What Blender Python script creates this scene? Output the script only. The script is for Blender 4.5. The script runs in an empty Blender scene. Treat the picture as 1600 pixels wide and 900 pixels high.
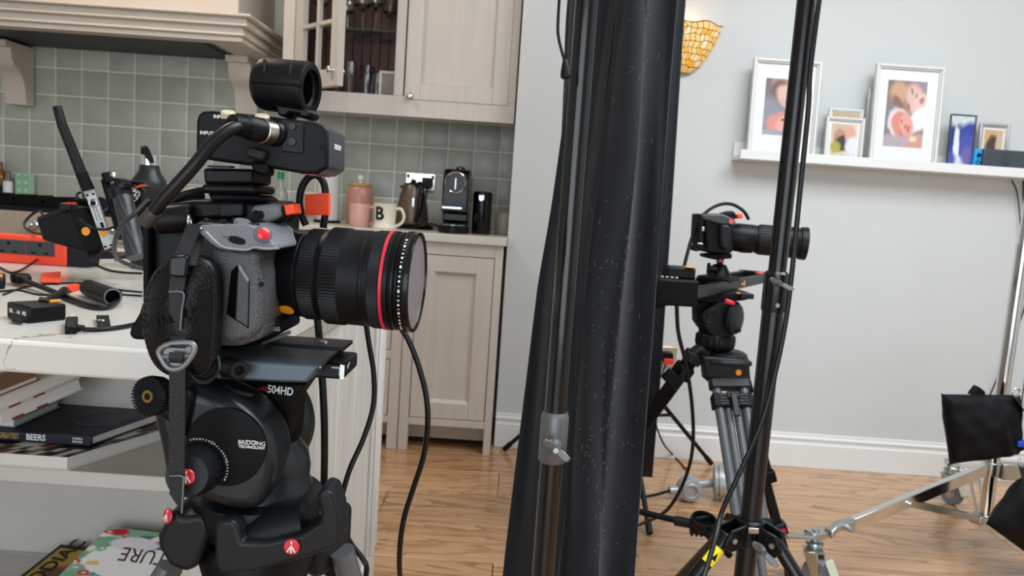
import bpy, bmesh, math, random
from mathutils import Vector, Matrix, noise
random.seed(7)
PI = math.pi
SC = bpy.context.scene
COL = SC.collection

# ------------------------------------------------------------------ camera
F_PX, PITCH, ROLL, CAM_H = 1155.0, math.radians(6.3), math.radians(3.9), 1.06
CAM_M = Matrix.Translation((0, 0, CAM_H)) @ Matrix.Rotation(PI/2 - PITCH, 4, 'X') @ Matrix.Rotation(ROLL, 4, 'Z')
cd = bpy.data.cameras.new('camera'); cam = bpy.data.objects.new('camera', cd); COL.objects.link(cam)
cam.matrix_world = CAM_M
cd.sensor_width = 36.0; cd.lens = 36.0*F_PX/1600.0; cd.clip_start = 0.05; cd.clip_end = 60
cd.dof.use_dof = True; cd.dof.focus_distance = 0.72; cd.dof.aperture_fstop = 14.0
SC.camera = cam

# ------------------------------------------------------------------ light
SC.view_settings.view_transform = 'Standard'; SC.view_settings.look = 'None'
SC.view_settings.gamma = 1.0; SC.view_settings.use_curve_mapping = False
SC.view_settings.exposure = 0.0
w = bpy.data.worlds.new('daylight'); SC.world = w; w.use_nodes = True
w.node_tree.nodes['Background'].inputs[0].default_value = (0.80, 0.90, 1.0, 1)
w.node_tree.nodes['Background'].inputs[1].default_value = 1.0

def area(name, loc, rot, sx, sy, power, col=(1, 1, 1)):
    l = bpy.data.lights.new(name, 'AREA'); l.shape = 'RECTANGLE'; l.size = sx; l.size_y = sy
    l.energy = power; l.color = col
    o = bpy.data.objects.new(name, l); COL.objects.link(o); o.location = loc; o.rotation_euler = rot
    return o
# daylight through the garden doors behind the photographer and through the roof light
area('garden_door_light', (-0.5, -2.55, 1.25), (PI/2, 0, 0), 3.4, 2.1, 62, (0.86, 0.94, 1.0))
area('kitchen_downlight', (-1.55, 2.25, 2.80), (0, 0, 0), .3, .3, 18, (1.0, .83, .67))
area('roof_light', (1.30, 0.95, 2.83), (0, 0, 0), 2.2, 1.9, 112, (0.88, 0.95, 1.0))

# ------------------------------------------------------------------ helpers
def ray(x, y):
    return (CAM_M.to_3x3() @ Vector(((x-800)/F_PX, -(y-450)/F_PX, -1.0)))
def W(x, y, d):                       # image point of the photo at depth d (metres along +Y) -> place in the room
    r = ray(x, y); return Vector((0, 0, CAM_H)) + r*(d/r.y)
def G(x, y, z=0.0):                   # image point on the level z -> place in the room
    r = ray(x, y); return Vector((0, 0, CAM_H)) + r*((z-CAM_H)/r.z)

def lin(h):
    h = h.lstrip('#'); v = [int(h[i:i+2], 16)/255 for i in (0, 2, 4)]
    return tuple(c/12.92 if c <= .04045 else ((c+.055)/1.055)**2.4 for c in v)

MATS = {}
def mat(name, hexc, rough=.5, metal=0., var=0., vscale=8., bump=0., bscale=60., coat=0., spec=.5, emit=None, estr=0.,
        trans=0., ior=1.45, alpha=1., rnd=0., stretch=(1, 1, 1), hex2=None, sheen=0.):
    if name in MATS: return MATS[name]
    m = bpy.data.materials.new(name); m.use_nodes = True; nt = m.node_tree
    b = nt.nodes['Principled BSDF']; I = b.inputs
    c = lin(hexc); I['Base Color'].default_value = (*c, 1); I['Roughness'].default_value = rough
    I['Metallic'].default_value = metal; I['Coat Weight'].default_value = coat; I['Specular IOR Level'].default_value = spec
    I['IOR'].default_value = ior; I['Transmission Weight'].default_value = trans; I['Alpha'].default_value = alpha
    I['Sheen Weight'].default_value = sheen
    if emit: I['Emission Color'].default_value = (*lin(emit), 1); I['Emission Strength'].default_value = estr
    N = nt.nodes.new; L = nt.links.new
    if var or bump or rnd:
        tc = N('ShaderNodeTexCoord'); mp = N('ShaderNodeMapping'); mp.inputs['Scale'].default_value = stretch
        oi = N('ShaderNodeObjectInfo')
        add = N('ShaderNodeVectorMath'); add.operation = 'ADD'
        L(tc.outputs['Object'], mp.inputs['Vector']); L(mp.outputs[0], add.inputs[0])
        sc = N('ShaderNodeMath'); sc.operation = 'MULTIPLY'; sc.inputs[1].default_value = 37.
        L(oi.outputs['Random'], sc.inputs[0]); L(sc.outputs[0], add.inputs[1])
    if var or rnd:
        nz = N('ShaderNodeTexNoise'); nz.inputs['Scale'].default_value = vscale; nz.inputs['Detail'].default_value = 5
        L(add.outputs[0], nz.inputs['Vector'])
        mr = N('ShaderNodeMapRange'); mr.inputs[1].default_value = .3; mr.inputs[2].default_value = .7
        mr.inputs[3].default_value = 1-var; mr.inputs[4].default_value = 1+var*.6
        L(nz.outputs['Fac'], mr.inputs[0])
        mr2 = N('ShaderNodeMapRange'); mr2.inputs[3].default_value = 1-rnd; mr2.inputs[4].default_value = 1+rnd
        L(oi.outputs['Random'], mr2.inputs[0])
        mu = N('ShaderNodeMath'); mu.operation = 'MULTIPLY'; L(mr.outputs[0], mu.inputs[0]); L(mr2.outputs[0], mu.inputs[1])
        mx = N('ShaderNodeVectorMath'); mx.operation = 'SCALE'
        if hex2:
            mm = N('ShaderNodeMix'); mm.data_type = 'RGBA'; mm.inputs[6].default_value = (*c, 1); mm.inputs[7].default_value = (*lin(hex2), 1)
            L(nz.outputs['Fac'], mm.inputs[0]); L(mm.outputs[2], mx.inputs[0])
        else: mx.inputs[0].default_value = c
        L(mu.outputs[0], mx.inputs['Scale']); L(mx.outputs[0], I['Base Color'])
    if bump:
        n2 = N('ShaderNodeTexNoise'); n2.inputs['Scale'].default_value = bscale; n2.inputs['Detail'].default_value = 3
        L(add.outputs[0], n2.inputs['Vector'])
        bp = N('ShaderNodeBump'); bp.inputs['Strength'].default_value = bump; bp.inputs['Distance'].default_value = .002
        L(n2.outputs['Fac'], bp.inputs['Height']); L(bp.outputs[0], I['Normal'])
    MATS[name] = m; return m

def wood_floor():
    m = bpy.data.materials.new('oak_plank'); m.use_nodes = True; nt = m.node_tree; N = nt.nodes.new; L = nt.links.new
    b = nt.nodes['Principled BSDF']; b.inputs['Roughness'].default_value = .24; b.inputs['Coat Weight'].default_value = .5; b.inputs['Coat Roughness'].default_value = .16
    tc = N('ShaderNodeTexCoord'); oi = N('ShaderNodeObjectInfo'); mp = N('ShaderNodeMapping'); mp.inputs['Scale'].default_value = (.55, 3.6, 1)
    sc = N('ShaderNodeVectorMath'); sc.operation = 'SCALE'; sc.inputs[0].default_value = (13, 29, 7)
    L(oi.outputs['Random'], sc.inputs['Scale']); ad = N('ShaderNodeVectorMath'); ad.operation = 'ADD'
    L(tc.outputs['Object'], ad.inputs[0]); L(sc.outputs[0], ad.inputs[1]); L(ad.outputs[0], mp.inputs['Vector'])
    n1 = N('ShaderNodeTexNoise'); n1.inputs['Scale'].default_value = 2.2; n1.inputs['Detail'].default_value = 4; n1.inputs['Distortion'].default_value = .6
    L(mp.outputs[0], n1.inputs['Vector'])
    mul = N('ShaderNodeMath'); mul.operation = 'MULTIPLY'; mul.inputs[1].default_value = 8.
    L(n1.outputs['Fac'], mul.inputs[0]); fr = N('ShaderNodeMath'); fr.operation = 'FRACT'; L(mul.outputs[0], fr.inputs[0])
    mp2 = N('ShaderNodeMapping'); mp2.inputs['Scale'].default_value = (2.2, 55, 1); L(ad.outputs[0], mp2.inputs['Vector'])
    n2 = N('ShaderNodeTexNoise'); n2.inputs['Scale'].default_value = 2; n2.inputs['Detail'].default_value = 6; L(mp2.outputs[0], n2.inputs['Vector'])
    r = N('ShaderNodeValToRGB'); e = r.color_ramp.elements
    e[0].position = 0; e[0].color = (*lin('c0946a'), 1); e[1].position = 1; e[1].color = (*lin('8d6541'), 1)
    x = r.color_ramp.elements.new(.55); x.color = (*lin('ba8f66'), 1); x = r.color_ramp.elements.new(.88); x.color = (*lin('a0764f'), 1)
    L(fr.outputs[0], r.inputs[0])
    mr = N('ShaderNodeMapRange'); mr.inputs[1].default_value = .3; mr.inputs[2].default_value = .7; mr.inputs[3].default_value = .88; mr.inputs[4].default_value = 1.08
    L(n2.outputs['Fac'], mr.inputs[0])
    mr2 = N('ShaderNodeMapRange'); mr2.inputs[3].default_value = .82; mr2.inputs[4].default_value = 1.12; L(oi.outputs['Random'], mr2.inputs[0])
    mu = N('ShaderNodeMath'); mu.operation = 'MULTIPLY'; L(mr.outputs[0], mu.inputs[0]); L(mr2.outputs[0], mu.inputs[1])
    s = N('ShaderNodeVectorMath'); s.operation = 'SCALE'; L(r.outputs[0], s.inputs[0]); L(mu.outputs[0], s.inputs['Scale']); L(s.outputs[0], b.inputs['Base Color'])
    bp = N('ShaderNodeBump'); bp.inputs['Strength'].default_value = .25; bp.inputs['Distance'].default_value = .001; L(n2.outputs['Fac'], bp.inputs['Height']); L(bp.outputs[0], b.inputs['Normal'])
    return m

def quartz():
    m = bpy.data.materials.new('veined_quartz'); m.use_nodes = True; nt = m.node_tree; N = nt.nodes.new; L = nt.links.new
    b = nt.nodes['Principled BSDF']; b.inputs['Roughness'].default_value = .22
    tc = N('ShaderNodeTexCoord'); n0 = N('ShaderNodeTexNoise'); n0.inputs['Scale'].default_value = 3.5; n0.inputs['Detail'].default_value = 6
    L(tc.outputs['Object'], n0.inputs['Vector'])
    mx = N('ShaderNodeVectorMath'); mx.operation = 'MULTIPLY_ADD'; mx.inputs[1].default_value = (.55, .55, .55)
    L(n0.outputs['Color'], mx.inputs[0]); L(tc.outputs['Object'], mx.inputs[2])
    v = N('ShaderNodeTexVoronoi'); v.feature = 'DISTANCE_TO_EDGE'; v.inputs['Scale'].default_value = 2.3; L(mx.outputs[0], v.inputs['Vector'])
    n1 = N('ShaderNodeTexNoise'); n1.inputs['Scale'].default_value = 7; L(tc.outputs['Object'], n1.inputs['Vector'])
    wd = N('ShaderNodeMapRange'); wd.inputs[1].default_value = .50; wd.inputs[2].default_value = .80; wd.inputs[3].default_value = .0002; wd.inputs[4].default_value = .022; L(n1.outputs['Fac'], wd.inputs[0])
    dv = N('ShaderNodeMath'); dv.operation = 'DIVIDE'; L(v.outputs['Distance'], dv.inputs[0]); L(wd.outputs[0], dv.inputs[1])
    r = N('ShaderNodeValToRGB'); e = r.color_ramp.elements; e[0].color = (*lin('8d8880'), 1); e[1].color = (*lin('d6d3cc'), 1); e[1].position = 1.0
    L(dv.outputs[0], r.inputs[0]); L(r.outputs[0], b.inputs['Base Color'])
    return m

def speckle(c0='222325', c1='66696c'):                          # grey crackle-paint camera shell
    m = bpy.data.materials.new('speckled_shell'); m.use_nodes = True; nt = m.node_tree; N = nt.nodes.new; L = nt.links.new
    b = nt.nodes['Principled BSDF']; b.inputs['Roughness'].default_value = .52
    tc = N('ShaderNodeTexCoord'); n = N('ShaderNodeTexNoise'); n.inputs['Scale'].default_value = 1000; n.inputs['Detail'].default_value = 2
    L(tc.outputs['Object'], n.inputs['Vector'])
    r = N('ShaderNodeValToRGB'); e = r.color_ramp.elements; e[0].position = .36; e[0].color = (*lin(c0), 1); e[1].position = .70; e[1].color = (*lin(c1), 1)
    L(n.outputs['Fac'], r.inputs[0]); L(r.outputs[0], b.inputs['Base Color'])
    bp = N('ShaderNodeBump'); bp.inputs['Strength'].default_value = .35; bp.inputs['Distance'].default_value = .0006; L(n.outputs['Fac'], bp.inputs['Height']); L(bp.outputs[0], b.inputs['Normal'])
    return m

def carbon():
    m = bpy.data.materials.new('carbon_weave'); m.use_nodes = True; nt = m.node_tree; N = nt.nodes.new; L = nt.links.new
    b = nt.nodes['Principled BSDF']; b.inputs['Roughness'].default_value = .4
    tc = N('ShaderNodeTexCoord'); mp = N('ShaderNodeMapping'); mp.inputs['Rotation'].default_value = (0, .7, .5)
    wv = N('ShaderNodeTexWave'); wv.inputs['Scale'].default_value = 60; wv.inputs['Distortion'].default_value = .4
    L(tc.outputs['Object'], mp.inputs[0]); L(mp.outputs[0], wv.inputs['Vector'])
    r = N('ShaderNodeValToRGB'); e = r.color_ramp.elements; e[0].color = (*lin('15171a'), 1); e[1].color = (*lin('34383b'), 1)
    L(wv.outputs['Fac'], r.inputs[0]); L(r.outputs[0], b.inputs['Base Color']); return m

def print_mat():
    m = bpy.data.materials.new('colour_print'); m.use_nodes = True; nt = m.node_tree
    b = nt.nodes['Principled BSDF']; b.inputs['Roughness'].default_value = .35
    a = nt.nodes.new('ShaderNodeVertexColor'); a.layer_name = 'Col'; nt.links.new(a.outputs[0], b.inputs['Base Color']); return m

M_HOODSH = speckle('55595d', '8b9094')
M_FLOOR, M_QUARTZ, M_SPECK, M_CARBON, M_PRINT = wood_floor(), quartz(), speckle(), carbon(), print_mat()
M_WALL = mat('white_plaster', 'c9cbca', .75, bump=.06, bscale=90, var=.015, vscale=3)
M_GLOSSW = mat('white_gloss_paint', 'e2e2e0', .35)
M_CEIL = mat('ceiling_white', 'e0e0de', .8)
M_CAB = mat('taupe_painted_wood', 'c6beb5', .45, var=.05, vscale=3, stretch=(14, 14, 1))
M_HOOD = mat('warm_taupe_paint', 'd3c8bb', .5, var=.03)
M_GREYWOOD = mat('limed_grey_oak', 'c9c6c0', .55, var=.16, vscale=4, stretch=(22, 22, 1), bump=.15, bscale=30)
M_SHELF = mat('white_limed_shelf', 'c6c3bd', .5, var=.1, vscale=5, stretch=(1, 26, 1))
M_TILE = mat('sage_glazed_tile', 'b6b8ac', .36, var=.10, vscale=9, bump=.18, bscale=14, rnd=.08)
M_GROUT = mat('pale_grout', 'eeebdf', .85)
M_COUNTER = mat('cream_counter', 'cbc8bd', .3, var=.08, vscale=6)
M_BLACK = mat('black_plastic', '0a0c0f', .42, spec=.24, bump=.05, bscale=300)
M_MATTE = mat('matte_black', '07080a', .55, spec=.18)
M_GLOSS = mat('gloss_black', '08090b', .2, spec=.35)
M_ANOD = mat('black_anodised', '141619', .33, metal=.6)
M_POLE = mat('black_lacquered_steel', '090a0c', .2, metal=.0, coat=.2)
M_DGREY = mat('dark_grey_plastic', '17191d', .42, spec=.3)
M_BGREY = mat('blue_grey_aluminium', '55606a', .42, metal=.55)
M_GREY = mat('grey_cast_metal', '6a6d70', .42, metal=.6)
M_HEADG = mat('graphite_casting', '2c3034', .30, metal=.55)
M_CHROME = mat('chrome', 'd8d8d6', .10, metal=1.)
M_STEEL = mat('zinc_steel', 'b9bdbc', .26, metal=1.)
M_BRASS = mat('brass', 'a9874d', .3, metal=1.)
M_NICKEL = mat('nickel', 'c9c2b6', .24, metal=1.)
M_RUB = mat('black_rubber', '0b0c0e', .5, spec=.3)
M_CABLE = mat('black_cable', '0b0c0e', .38, spec=.35)
M_ORANGE = mat('orange_tape', 'ff4a1c', .5)
M_ORPL = mat('orange_plastic', 'f2492c', .38)
M_STICK = mat('amber_sticker', 'f39a1c', .5)
M_RED = mat('red_plastic', 'd01f2e', .3, coat=.4)
M_RING = mat('red_ring', 'c8283a', .4)
M_WHITE = mat('white_ink', 'e6e6e4', .5)
M_CREAM = mat('cream_ceramic', 'e6dfcb', .22)
M_PINK = mat('pink_ceramic', 'd9a79c', .25)
M_TERRA = mat('rose_stoneware', 'b27f6e', .3)
M_CORK = mat('cork', 'b98a5c', .7, var=.1, vscale=60)
M_LEATH = mat('black_leather', '07080a', .36, spec=.3, bump=.4, bscale=260)
M_WEB = mat('black_webbing', '1b1d20', .6, bump=.4, bscale=500)
M_CURT = mat('black_drape', '14181f', .9, var=.22, vscale=20, bump=.2, bscale=700, sheen=.10)
M_BAG = mat('black_nylon', '07080b', .6, spec=.2, bump=.35, bscale=900)
M_GLASS = mat('clear_glass', 'f4f8f6', .03, trans=1., ior=1.45)
M_PANE = mat('door_glass', 'ffffff', .02, trans=1., ior=1.05, spec=.5)
M_DARKW = mat('dark_mahogany', '6d4a41', .45, var=.25, vscale=4, stretch=(18, 18, 1))
M_TUBE = mat('grey_carbon_tube', '4e5255', .36, var=.06, vscale=40)
M_YEL = mat('yellow_label', 'f2e21a', .45)
M_PAPER = mat('page_edges', 'd9d6cf', .8, var=.07, vscale=3, stretch=(1, 1, 160))
M_SOFT = mat('charcoal_filter', '3a3a3a', .5, metal=.3)

class MB:
    def __init__(s): s.v = []; s.f = []; s.mi = []; s.cur = 0
    def add(s, vs, fs):
        o = len(s.v); s.v += [Vector(v) for v in vs]; s.f += [[i+o for i in f] for f in fs]; s.mi += [s.cur]*len(fs); return s
    def box(s, c, d, rot=None):
        c = Vector(c); x, y, z = d[0]/2, d[1]/2, d[2]/2
        vs = [Vector(p) for p in ((-x,-y,-z),(x,-y,-z),(x,y,-z),(-x,y,-z),(-x,-y,z),(x,-y,z),(x,y,z),(-x,y,z))]
        if rot: vs = [rot @ v for v in vs]
        return s.add([v+c for v in vs], [(3,2,1,0),(4,5,6,7),(0,1,5,4),(1,2,6,5),(2,3,7,6),(3,0,4,7)])
    def bb(s, a, b):
        a, b = Vector(a), Vector(b); return s.box((a+b)/2, [abs(q) for q in (b-a)])
    def prism(s, pts, ext):
        pts = [Vector(p) for p in pts]; n = len(pts); ext = Vector(ext)
        nrm = sum(((pts[i]-pts[0]).cross(pts[(i+1) % n]-pts[0]) for i in range(n)), Vector())
        if nrm.dot(ext) > 0: pts.reverse()
        vs = pts+[p+ext for p in pts]
        return s.add(vs, [list(range(n)), list(range(2*n-1, n-1, -1))]+[((i+1) % n, i, n+i, n+(i+1) % n) for i in range(n)])
    def lathe(s, o, ax, prof, n=32, rib=None):
        o = Vector(o); ax = Vector(ax).normalized(); u = ax.orthogonal().normalized()
        if abs(ax.z) < .9: u = (Vector((0, 0, 1)) - ax*ax.z).normalized()
        v = ax.cross(u); vs = []; fs = []
        for k, (t, r) in enumerate(prof):
            for i in range(n):
                a = 2*PI*i/n; rr = r
                if rib and rib[0] <= k <= rib[1] and i % rib[2] == 0: rr = r-rib[3]
                vs.append(o+ax*t+(u*math.cos(a)+v*math.sin(a))*rr)
        m = len(prof)
        for k in range(m-1):
            for i in range(n):
                j = (i+1) % n; fs.append((k*n+i, k*n+j, (k+1)*n+j, (k+1)*n+i))
        fs.append(list(range(n-1, -1, -1))); fs.append(list(range((m-1)*n, m*n)))
        return s.add(vs, fs)
    def cyl(s, a, b, r, r2=None, n=20):
        a, b = Vector(a), Vector(b); L = (b-a).length
        return s.lathe(a, b-a, [(0, r), (L, r if r2 is None else r2)], n)
    def tube(s, pts, r, n=8, flat=None):
        pts = [Vector(p) for p in pts]; m = len(pts); rs = r if isinstance(r, (list, tuple)) else [r]*m
        t0 = (pts[1]-pts[0]).normalized(); u = t0.orthogonal().normalized(); vs = []; fs = []
        for k in range(m):
            t = (pts[min(k+1, m-1)]-pts[max(k-1, 0)]).normalized()
            u = (u-t*u.dot(t)).normalized(); w_ = t.cross(u)
            for i in range(n):
                a = 2*PI*i/n; vs.append(pts[k]+(u*math.cos(a)+w_*math.sin(a))*rs[k])
        for k in range(m-1):
            for i in range(n):
                j = (i+1) % n; fs.append((k*n+i, k*n+j, (k+1)*n+j, (k+1)*n+i))
        fs.append(list(range(n-1, -1, -1))); fs.append(list(range((m-1)*n, m*n)))
        return s.add(vs, fs)
    def ribbon(s, pts, wid, th, nrm):
        """flat band through pts; wid vectors across, nrm thickness direction"""
        pts = [Vector(p) for p in pts]; m = len(pts); vs = []; fs = []
        for k in range(m):
            wv = Vector(wid[k] if isinstance(wid, list) else wid)/2
            t = (pts[min(k+1, m-1)]-pts[max(k-1, 0)]); nv = t.cross(wv)
            nv = nv.normalized()*th/2 if nv.length > 1e-9 else Vector(nrm)*th/2
            vs += [pts[k]-wv-nv, pts[k]+wv-nv, pts[k]+wv+nv, pts[k]-wv+nv]
        for k in range(m-1):
            for i in range(4):
                j = (i+1) % 4; fs.append((k*4+i, k*4+j, k*4+4+j, k*4+4+i))
        fs.append((3, 2, 1, 0)); fs.append((m*4-4, m*4-3, m*4-2, m*4-1))
        return s.add(vs, fs)
    def ball(s, c, r, n=16, sc=(1, 1, 1)):
        c = Vector(c); vs = []; fs = []; h = n//2
        for k in range(1, h):
            p = PI*k/h
            for i in range(n):
                a = 2*PI*i/n; vs.append(c+Vector((math.sin(p)*math.cos(a)*sc[0], math.sin(p)*math.sin(a)*sc[1], math.cos(p)*sc[2]))*r)
        for k in range(h-2):
            for i in range(n):
                j = (i+1) % n; fs.append((k*n+i, (k+1)*n+i, (k+1)*n+j, k*n+j))
        t = len(vs); vs += [c+Vector((0, 0, r*sc[2])), c-Vector((0, 0, r*sc[2]))]
        for i in range(n):
            j = (i+1) % n; fs.append((t, i, j)); fs.append((t+1, (h-2)*n+j, (h-2)*n+i))
        return s.add(vs, fs)
    def torus(s, c, ax, R, r, n=32, k=8, arc=2*PI, a0=0):
        ax = Vector(ax).normalized(); u = ax.orthogonal().normalized(); v = ax.cross(u); c = Vector(c)
        pts = [c+(u*math.cos(a0+arc*i/n)+v*math.sin(a0+arc*i/n))*R for i in range(n+1)]
        return s.tube(pts, r, k)
    def surf(s, fn, nu, nv):
        vs = [fn(i/nu, j/nv) for j in range(nv+1) for i in range(nu+1)]
        return s.add(vs, [(j*(nu+1)+i, j*(nu+1)+i+1, (j+1)*(nu+1)+i+1, (j+1)*(nu+1)+i) for j in range(nv) for i in range(nu)])

WL = {}
def finish(me, ang=38):
    for p in me.polygons: p.use_smooth = True
    me.set_sharp_from_angle(angle=math.radians(ang))

def ob(name, mb, m, parent=None, bev=0., seg=2, ang=38, loc=None, solid=0., sub=0):
    """links the shape (in room coordinates) as one mesh object, child of parent if given"""
    off = WL[parent] if parent else (Vector(loc) if loc is not None else Vector())
    me = bpy.data.meshes.new(name); me.from_pydata([v-off for v in mb.v], [], mb.f)
    for q in (m if isinstance(m, (list, tuple)) else [m]): me.materials.append(q)
    if any(mb.mi): me.polygons.foreach_set('material_index', mb.mi)
    finish(me, ang); me.update()
    o = bpy.data.objects.new(name, me); COL.objects.link(o)
    if parent: o.parent = parent
    else: o.location = off
    WL[o] = off
    if solid:
        d = o.modifiers.new('thickness', 'SOLIDIFY'); d.thickness = solid; d.offset = 0
    if bev:
        d = o.modifiers.new('bevel', 'BEVEL'); d.width = bev; d.segments = seg; d.limit_method = 'ANGLE'; d.angle_limit = math.radians(40)
    if sub:
        d = o.modifiers.new('sub', 'SUBSURF'); d.levels = sub; d.render_levels = sub
    return o

def tag(o, label, cat, group=None):
    o['label'] = label; o['category'] = cat
    if group: o['group'] = group
    return o
def root(name, label, cat, loc, group=None):
    o = bpy.data.objects.new(name, None); COL.objects.link(o); o.location = loc; o.empty_display_size = .05
    WL[o] = Vector(loc); return tag(o, label, cat, group)
def struct(name, mb, m, parent=None, **k):
    o = ob(name, mb, m, parent, **k)
    if not parent: o['kind'] = 'structure'
    return o
def copy_of(o, loc, name=None):
    c = o.copy(); COL.objects.link(c); c.location = loc
    if name: c.name = name
    return c

def smooth(pts, k=6):                     # Catmull-Rom through points
    pts = [Vector(p) for p in pts]; out = []; P = [pts[0]*2-pts[1]]+pts+[pts[-1]*2-pts[-2]]
    for i in range(1, len(P)-2):
        a, b, c, d = P[i-1], P[i], P[i+1], P[i+2]
        for j in range(k):
            t = j/k
            out.append(.5*((2*b)+(c-a)*t+(2*a-5*b+4*c-d)*t*t+(3*b-a-3*c+d)*t**3))
    out.append(pts[-1]); return out
def cable(name, px, r, label, m=M_CABLE, parent=None, n=8, cat='cable', group=None):
    """px: (x, y, depth) triples or Vectors"""
    pts = smooth([p if isinstance(p, Vector) else W(*p) for p in px])
    mb = MB().tube(pts, r, n)
    if parent: return ob(name, mb, m, parent)
    o = ob(name, mb, m, loc=pts[-1]); return tag(o, label, cat, group)

def text_mesh(s, size, ext=.0002, bold=False, align='CENTER'):
    c = bpy.data.curves.new('t', 'FONT'); c.body = s; c.size = size; c.extrude = ext; c.align_x = align; c.align_y = 'CENTER'
    c.resolution_u = 3
    if bold: c.offset = size*.02
    o = bpy.data.objects.new('t', c); COL.objects.link(o)
    dg = bpy.context.evaluated_depsgraph_get(); me = bpy.data.meshes.new_from_object(o.evaluated_get(dg))
    vs = [v.co.copy() for v in me.vertices]; fs = [list(p.vertices) for p in me.polygons]
    bpy.data.objects.remove(o); bpy.data.curves.remove(c); bpy.data.meshes.remove(me)
    return vs, fs
def text(name, s, size, c, ux, uy, m, parent, bold=False, sx=1., align='CENTER'):
    """lettering centred at c, running along ux with letter tops along uy"""
    vs, fs = text_mesh(s, size, bold=bold, align=align); ux = Vector(ux).normalized(); uy = Vector(uy); uy = (uy-ux*uy.dot(ux)).normalized(); uz = ux.cross(uy)
    mb = MB().add([Vector(c)+ux*(v.x*sx)+uy*v.y+uz*v.z for v in vs], fs)
    return ob(name, mb, m, parent)

def hexl(h): return lin(h)
def paint_grid(name, o, ux, uy, wd, ht, nu, nv, fn, parent):
    """flat print: grid from lower-left corner o, colour fn(u, v) in linear rgb"""
    o, ux, uy = Vector(o), Vector(ux).normalized(), Vector(uy).normalized()
    mb = MB().surf(lambda u, v: o+ux*(u*wd)+uy*(v*ht), nu, nv)
    p = ob(name, mb, M_PRINT, parent); me = p.data
    ca = me.color_attributes.new('Col', 'FLOAT_COLOR', 'POINT')
    for j in range(nv+1):
        for i in range(nu+1): ca.data[j*(nu+1)+i].color = (*fn(i/nu, j/nv), 1)
    return p
def blobs(bg, L):
    """layered soft ellipses -> colour function; L: (cx, cy, rx, ry, angle, hex, softness)"""
    Q = [(a, b, c, d, math.cos(math.radians(e)), math.sin(math.radians(e)), lin(h), s) for a, b, c, d, e, h, s in L]
    bgc = bg if callable(bg) else (lambda u, v, q=lin(bg): q)
    def f(u, v):
        nz = noise.noise_vector(Vector((u*5, v*6, 1.7)))*.035+noise.noise_vector(Vector((u*14, v*17, 4.2)))*.014; u, v = u+nz.x, v+nz.y
        col = Vector(bgc(u, v))*(1+.18*noise.noise(Vector((u*9, v*11, .5))))
        for cx, cy, rx, ry, ca, sa, h, s in Q:
            x, y = u-cx, v-cy; xx, yy = (x*ca+y*sa)/rx, (-x*sa+y*ca)/ry
            r = math.sqrt(xx*xx+yy*yy); k = max(0., min(1., (1-r)/max(s, .01)+.5)); k = k*k*(3-2*k)
            col = col.lerp(Vector(h), k)
        return col
    return f
UX, UY, UZ = Vector((1, 0, 0)), Vector((0, 1, 0)), Vector((0, 0, 1))
# ================================================================== room shell
YK, YW, XE = 3.65, 3.19, -0.033          # kitchen wall, white wall, edge of the alcove
fl = struct('floor', MB().bb((-3.4, -2.7, -.06), (3.4, 3.75, -.012)), mat('sub_floor', '4a3524', .8))
rows = [2.85+.248*k for k in range(-22, 3)]
plank_mesh = {}
def plank(L, wd):
    key = (round(L, 2), round(wd, 3))
    if key not in plank_mesh:
        mb = MB().bb((0, 0, -.012), (L-.0016, wd-.0016, 0)); o = ob('plank', mb, M_FLOOR, fl, bev=.0015, seg=1); plank_mesh[key] = o; return o
    o = plank_mesh[key].copy(); COL.objects.link(o); return o
for i, y in enumerate(rows):
    x = -3.4-random.random()*1.2
    while x < 3.35:
        L = random.choice((1.6, 2.0, 2.2)); x0 = max(x, -3.4)
        if x < -3.4 or x+L > 3.4: L = round(min(x+L, 3.4)-x0, 1)
        if L > .15:
            wd = .248 if y+.248 < 3.7 else 3.74-y
            plank(L, wd).location = (x0, y, 0)
        x = x0+max(L, .1)
struct('wall_left', MB().bb((-3.5, -2.7, 0), (-3.4, 3.8, 2.85)), M_WALL)
struct('wall_right', MB().bb((3.4, -2.7, 0), (3.5, 3.3, 2.85)), M_WALL)
mb = MB(); mb.bb((XE, YW, 0), (3.5, YW+.1, 2.85)); mb.bb((XE, YW+.1, 0), (XE+.1, YK+.1, 2.85))
struct('wall_back', mb, M_WALL)
wk = struct('wall_kitchen', MB().bb((-3.4, YK, 0), (XE, YK+.1, 2.85)), M_GROUT)
mb = MB()                                  # rear wall with the opening of the garden doors
mb.bb((-3.4, -2.7, 0), (-2.25, -2.6, 2.85)); mb.bb((1.25, -2.7, 0), (3.4, -2.6, 2.85)); mb.bb((-2.25, -2.7, 2.35), (1.25, -2.6, 2.85))
struct('wall_rear', mb, M_WALL)
mb = MB()                                  # ceiling around the roof light
mb.bb((-3.4, -2.7, 2.85), (.15, 3.7, 2.95)); mb.bb((2.45, -2.7, 2.85), (3.4, 3.7, 2.95))
mb.bb((.15, -2.7, 2.85), (2.45, -.05, 2.95)); mb.bb((.15, 1.95, 2.85), (2.45, 3.7, 2.95))
struct('ceiling', mb, M_CEIL)
prof = [(0, 0), (.018, 0), (.018, .105), (.013, .110), (.013, .122), (.017, .126), (.017, .134), (.008, .139), (.008, .150), (0, .152)]
struct('baseboard_back', MB().prism([(XE, YW-a, z) for a, z in prof], (3.4-XE, 0, 0)), M_GLOSSW, bev=.0015)

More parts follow.
